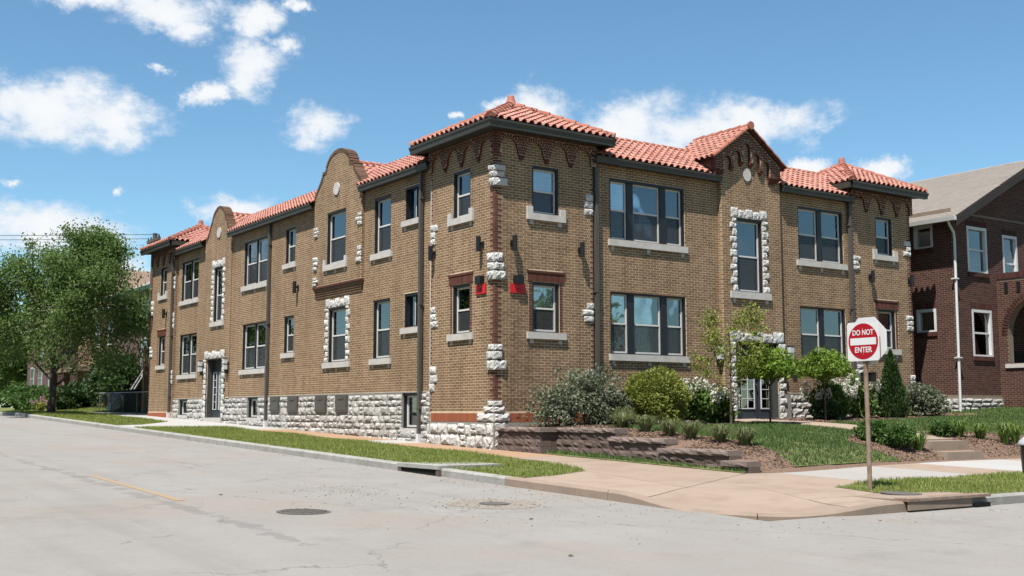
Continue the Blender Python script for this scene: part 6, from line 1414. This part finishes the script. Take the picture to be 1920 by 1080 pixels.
hA = house('brick_house', 'maroon brick house with green eaves behind the utility pole', 3.4, 13, 36.2, 45.6, 7.55, 9.9, M['hbrick'], M['shingle'], M['green'], [('L', 2.2, 3.6, 2.9, 4.9), ('L', 2.2, 3.6, 5.4, 7.0), ('L', 5.6, 6.7, 5.4, 7.0), ('R', 1.0, 2.0, 2.9, 4.6)], 'hip')
hB = house('brick_house', 'orange brick house with brown roof behind the street tree', 5.0, 15, 50, 60, 7.6, 10.4, M['hbrick2'], M['roofbrown'], M['housewhite'], [('L', 1.2, 2.4, 2.6, 4.4), ('L', 4.2, 5.4, 2.6, 4.4), ('L', 1.4, 2.4, 5.2, 6.8), ('L', 4.4, 5.4, 5.2, 6.8)], 'x')
hC = house('brick_house', 'distant brick house at the left edge behind the hedges', 5.0, 15, 66, 76, 7.4, 10.2, M['hbrick'], M['shingle'], M['housewhite'], [('L', 1.2, 2.4, 2.6, 4.4), ('L', 4.6, 5.8, 2.6, 4.4), ('L', 7.4, 8.6, 2.6, 4.4), ('L', 4.4, 5.4, 5.2, 6.8)], 'x')
pb = MB(); pb.box(-2.2, 0, 1, 8.6, -.3, .5); pb.build('porch', M['hbrick2'], hB)
for yy in (1.3, 4.8, 8.3): MB().box(-2.15, -1.75, yy - .2, yy + .2, .5, 2.4).build('porch_column', M['hbrick2'], hB)
MB().box(-2.4, 0, .8, 8.8, 2.4, 2.7).build('porch_roof', M['roofbrown'], hB)
# dumpster and chain-link fence by the alley
DU = thing('dumpster', 'black dumpster behind the chain-link fence at the alley', 'dumpster', (1.6, 33.3, .84))
MB().hexa([(-.6, -1.1, 0), (.6, -1.1, 0), (.6, 1.5, 0), (-.6, 1.5, 0), (-.75, -1.2, 1.0), (.75, -1.2, 1.0), (.75, 1.6, 1.0), (-.75, 1.6, 1.0)]).build('body', M['matteblack'], DU); MB().hexa([(-.8, -1.25, 1.0), (.8, -1.25, 1.0), (.8, 1.65, 1.0), (-.8, 1.65, 1.0), (-.78, -1.25, 1.06), (.8, -1.25, 1.25), (.8, 1.65, 1.25), (-.78, 1.65, 1.06)]).build('lid', M['matteblack'], DU)
for yy in (-.6, 0, .6, 1.2): MB().box(-.77, -.66, yy - .03, yy + .03, .05, .95).build('rib', M['matteblack'], DU)
FE = thing('chain_link_fence', 'grey chain-link fence with posts in front of the dumpster', 'fence', (.5, 28.4, .76)); FL = 8.5
for k in range(5): mb = MB(); mb.tube([(0, FL * k / 4, -.1), (0, FL * k / 4, 1.05)], .03, 7); mb.build('post', M['pipe'], FE)
mb = MB(); mb.tube([(0, 0, 1.0), (0, FL, 1.05)], .02, 6); mb.build('top_rail', M['metal'], FE)
V = []; F = []
for s in (-1, 1):
    for k in range(int((FL + 1) / .09)):
        y0 = k * .09 - (1.0 if s > 0 else 0); y1 = y0 + s * 1.0 if s > 0 else y0 - 1.0
        pa, pb_ = np.array([0, y0 if s > 0 else y0, 0.0]), np.array([0, y0 + 1.0 if s > 0 else y0 - 1.0, 1.0])
        for q in (pa, pb_): pass
        lo, hi = 0, 1; dy = pb_[1] - pa[1]
        t0 = max(0, min(1, (0 - pa[1]) / dy)), max(0, min(1, (FL - pa[1]) / dy)); t0 = (min(t0), max(t0))
        if t0[1] - t0[0] < .02: continue
        A1, B1 = pa + (pb_ - pa) * t0[0], pa + (pb_ - pa) * t0[1]; b = len(V); V += [A1 + [0, -.0022, 0], A1 + [0, .0022, 0], B1 + [0, .0022, 0], B1 + [0, -.0022, 0]]; F.append((b, b + 1, b + 2, b + 3))
np_mesh('wire_mesh', np.array(V), F, M['pipe'], FE)
# low dry-stone edging, poles, hedges
DS = thing('stone_edging', 'low grey dry-stone edging along the far yard', 'stone wall', (.35, 35, .8)); rg = random.Random(3)
for k in range(16):
    for j in range(2 if k % 5 else 1): stone(Fr('L', .35 + .1 * j), 35.0 + k * .45 + .1 * j, 35.4 + k * .45 + .1 * j, .8 + .17 * j, .95 + .17 * j, .14, DS, -.05, 'edging_stone').matrix_local.translation -= Vector((.35, 35, .8))
M['greystone'] = M['stonemortar']
for k, (dx, dy) in enumerate(((0, 0), (.25, .35))):
    t = thing('white_pole', ('left' if k else 'right') + ' of two slim white poles leaning beside the dumpster', 'pole', (1.2 + dx, 36.4 + dy, .9), 'white leaning poles'); mb = MB(); mb.tube([(0, 0, -.1), (1.2, -1.6, 2.7)], .035, 7); mb.build('rod', M['white'], t)
def zfar(x, y): return float(ZB(x, y))
for k, (x, y, r, l, m) in enumerate(((2.2, 53, (1.4, 2.0, .75), 'dense dark hedge left of the street tree trunk', 'leaf_box'), (2.0, 58.5, (1.5, 2.6, .7), 'rounded green hedge at the far left edge', 'leaf_box'), (2.2, 48.5, (1.2, 1.6, .85), 'dark hedge right behind the street tree trunk', 'leaf_dark'), (3.0, 41.0, (1.5, 1.7, 1.6), 'large dark shrub in front of the maroon house', 'leaf_dark'), (3.2, 44.6, (1.4, 1.6, 1.9), 'tall dark shrub left of the maroon house', 'leaf_dark'), (2.1, 37.8, (.7, .8, .5), 'low dark shrub behind the stone edging', 'leaf_dark'), (5.5, 78, (2.2, 4.0, 1.1), 'long distant hedge in front of the far trees', 'leaf_box'), (3.2, 64.5, (1.6, 2.4, .9), 'green hedge in front of the distant brick house', 'leaf_box'))):
    shrub('hedge', l, 'hedge', x, y, r, M[m], 4200, .15, zb=zfar(x, y), group='hedges in the far yards', seed=80 + k, lump=.2, lo=.55)
shrub('flower_shrub', 'small pink-flowering shrub on the grass bank at the left', 'shrub', 1.2, 50, (.9, 1.0, .4), M['leaf_lime'], 1400, .12, zb=zfar(1.2, 50), seed=97, blooms=16, bmat=M['pinkbloom'])
BGT = [(9, 84, 9.5, 'large distant tree at the left edge behind the houses'), (6.5, 91, 8.5, 'distant tree closing the end of the street at the left edge'), (11, 103, 9, 'farther distant tree just right of the left frame edge'), (3.5, 97, 7, 'lower distant tree by the street end at the left edge'), (16, 62, 10, 'tree crown rising behind the orange brick house'), (22, 52, 9.5, 'tree crown rising between the two brick houses')]
for k, (x, y, h, l) in enumerate(BGT):
    tree('leafy_tree', l, (x, y, 1.0), h, .2, (0, 0, h * .5), (4.8, 4.8, h * .5), 8000, .28, M['leaf_tree'], 90 + k, fill=.5, first=.1, depth=3, cluster=.8, nlimb=9, group='distant trees')
# unseen trees added across both streets: mirrored in windows, cutting low sky light
OPP = [(-25.5, -4, 11), (-26.5, 6, 12), (-25.5, 15, 10.5), (-26.5, 26, 12), (-26, 38, 11), (-27, -16, 11.5), (-12, -46, 12), (0, -45, 11), (12, -45.5, 12), (24, -45, 11), (35, -46, 12), (-25, -35, 12)]
ORD = ['second', 'third', 'fourth', 'fifth', 'last', 'first', 'first', 'second', 'third', 'fourth', 'last', 'corner']
for k, (x, y, h) in enumerate(OPP):
    side = 'left' if x < -20 else 'right'
    if k < 2: tree('shade_tree', ORD[k] + ' leafy tree across the left street, out of frame, mirrored in the windows', (x, y, float(ZS(0, y))), h, .2, (0, 0, h * .56), (4.6, 4.6, h * .45), 6500, .34, M['leaf_tree'], 120 + k, first=.12, depth=3, cluster=.9, nlimb=9, group='trees across the streets')
    else:
        base = bpy.data.objects['shade_tree' if k % 2 else 'shade_tree.001']; c = base.copy(); COL.objects.link(c); c.location = (x, y, float(ZS(0, y))); c.rotation_euler = (0, 0, k * 1.3); c['label'] = ORD[k] + ' leafy tree across the ' + side + ' street, out of frame, mirrored in the windows'
        for ch in list(base.children): q = ch.copy(); COL.objects.link(q); q.parent = c
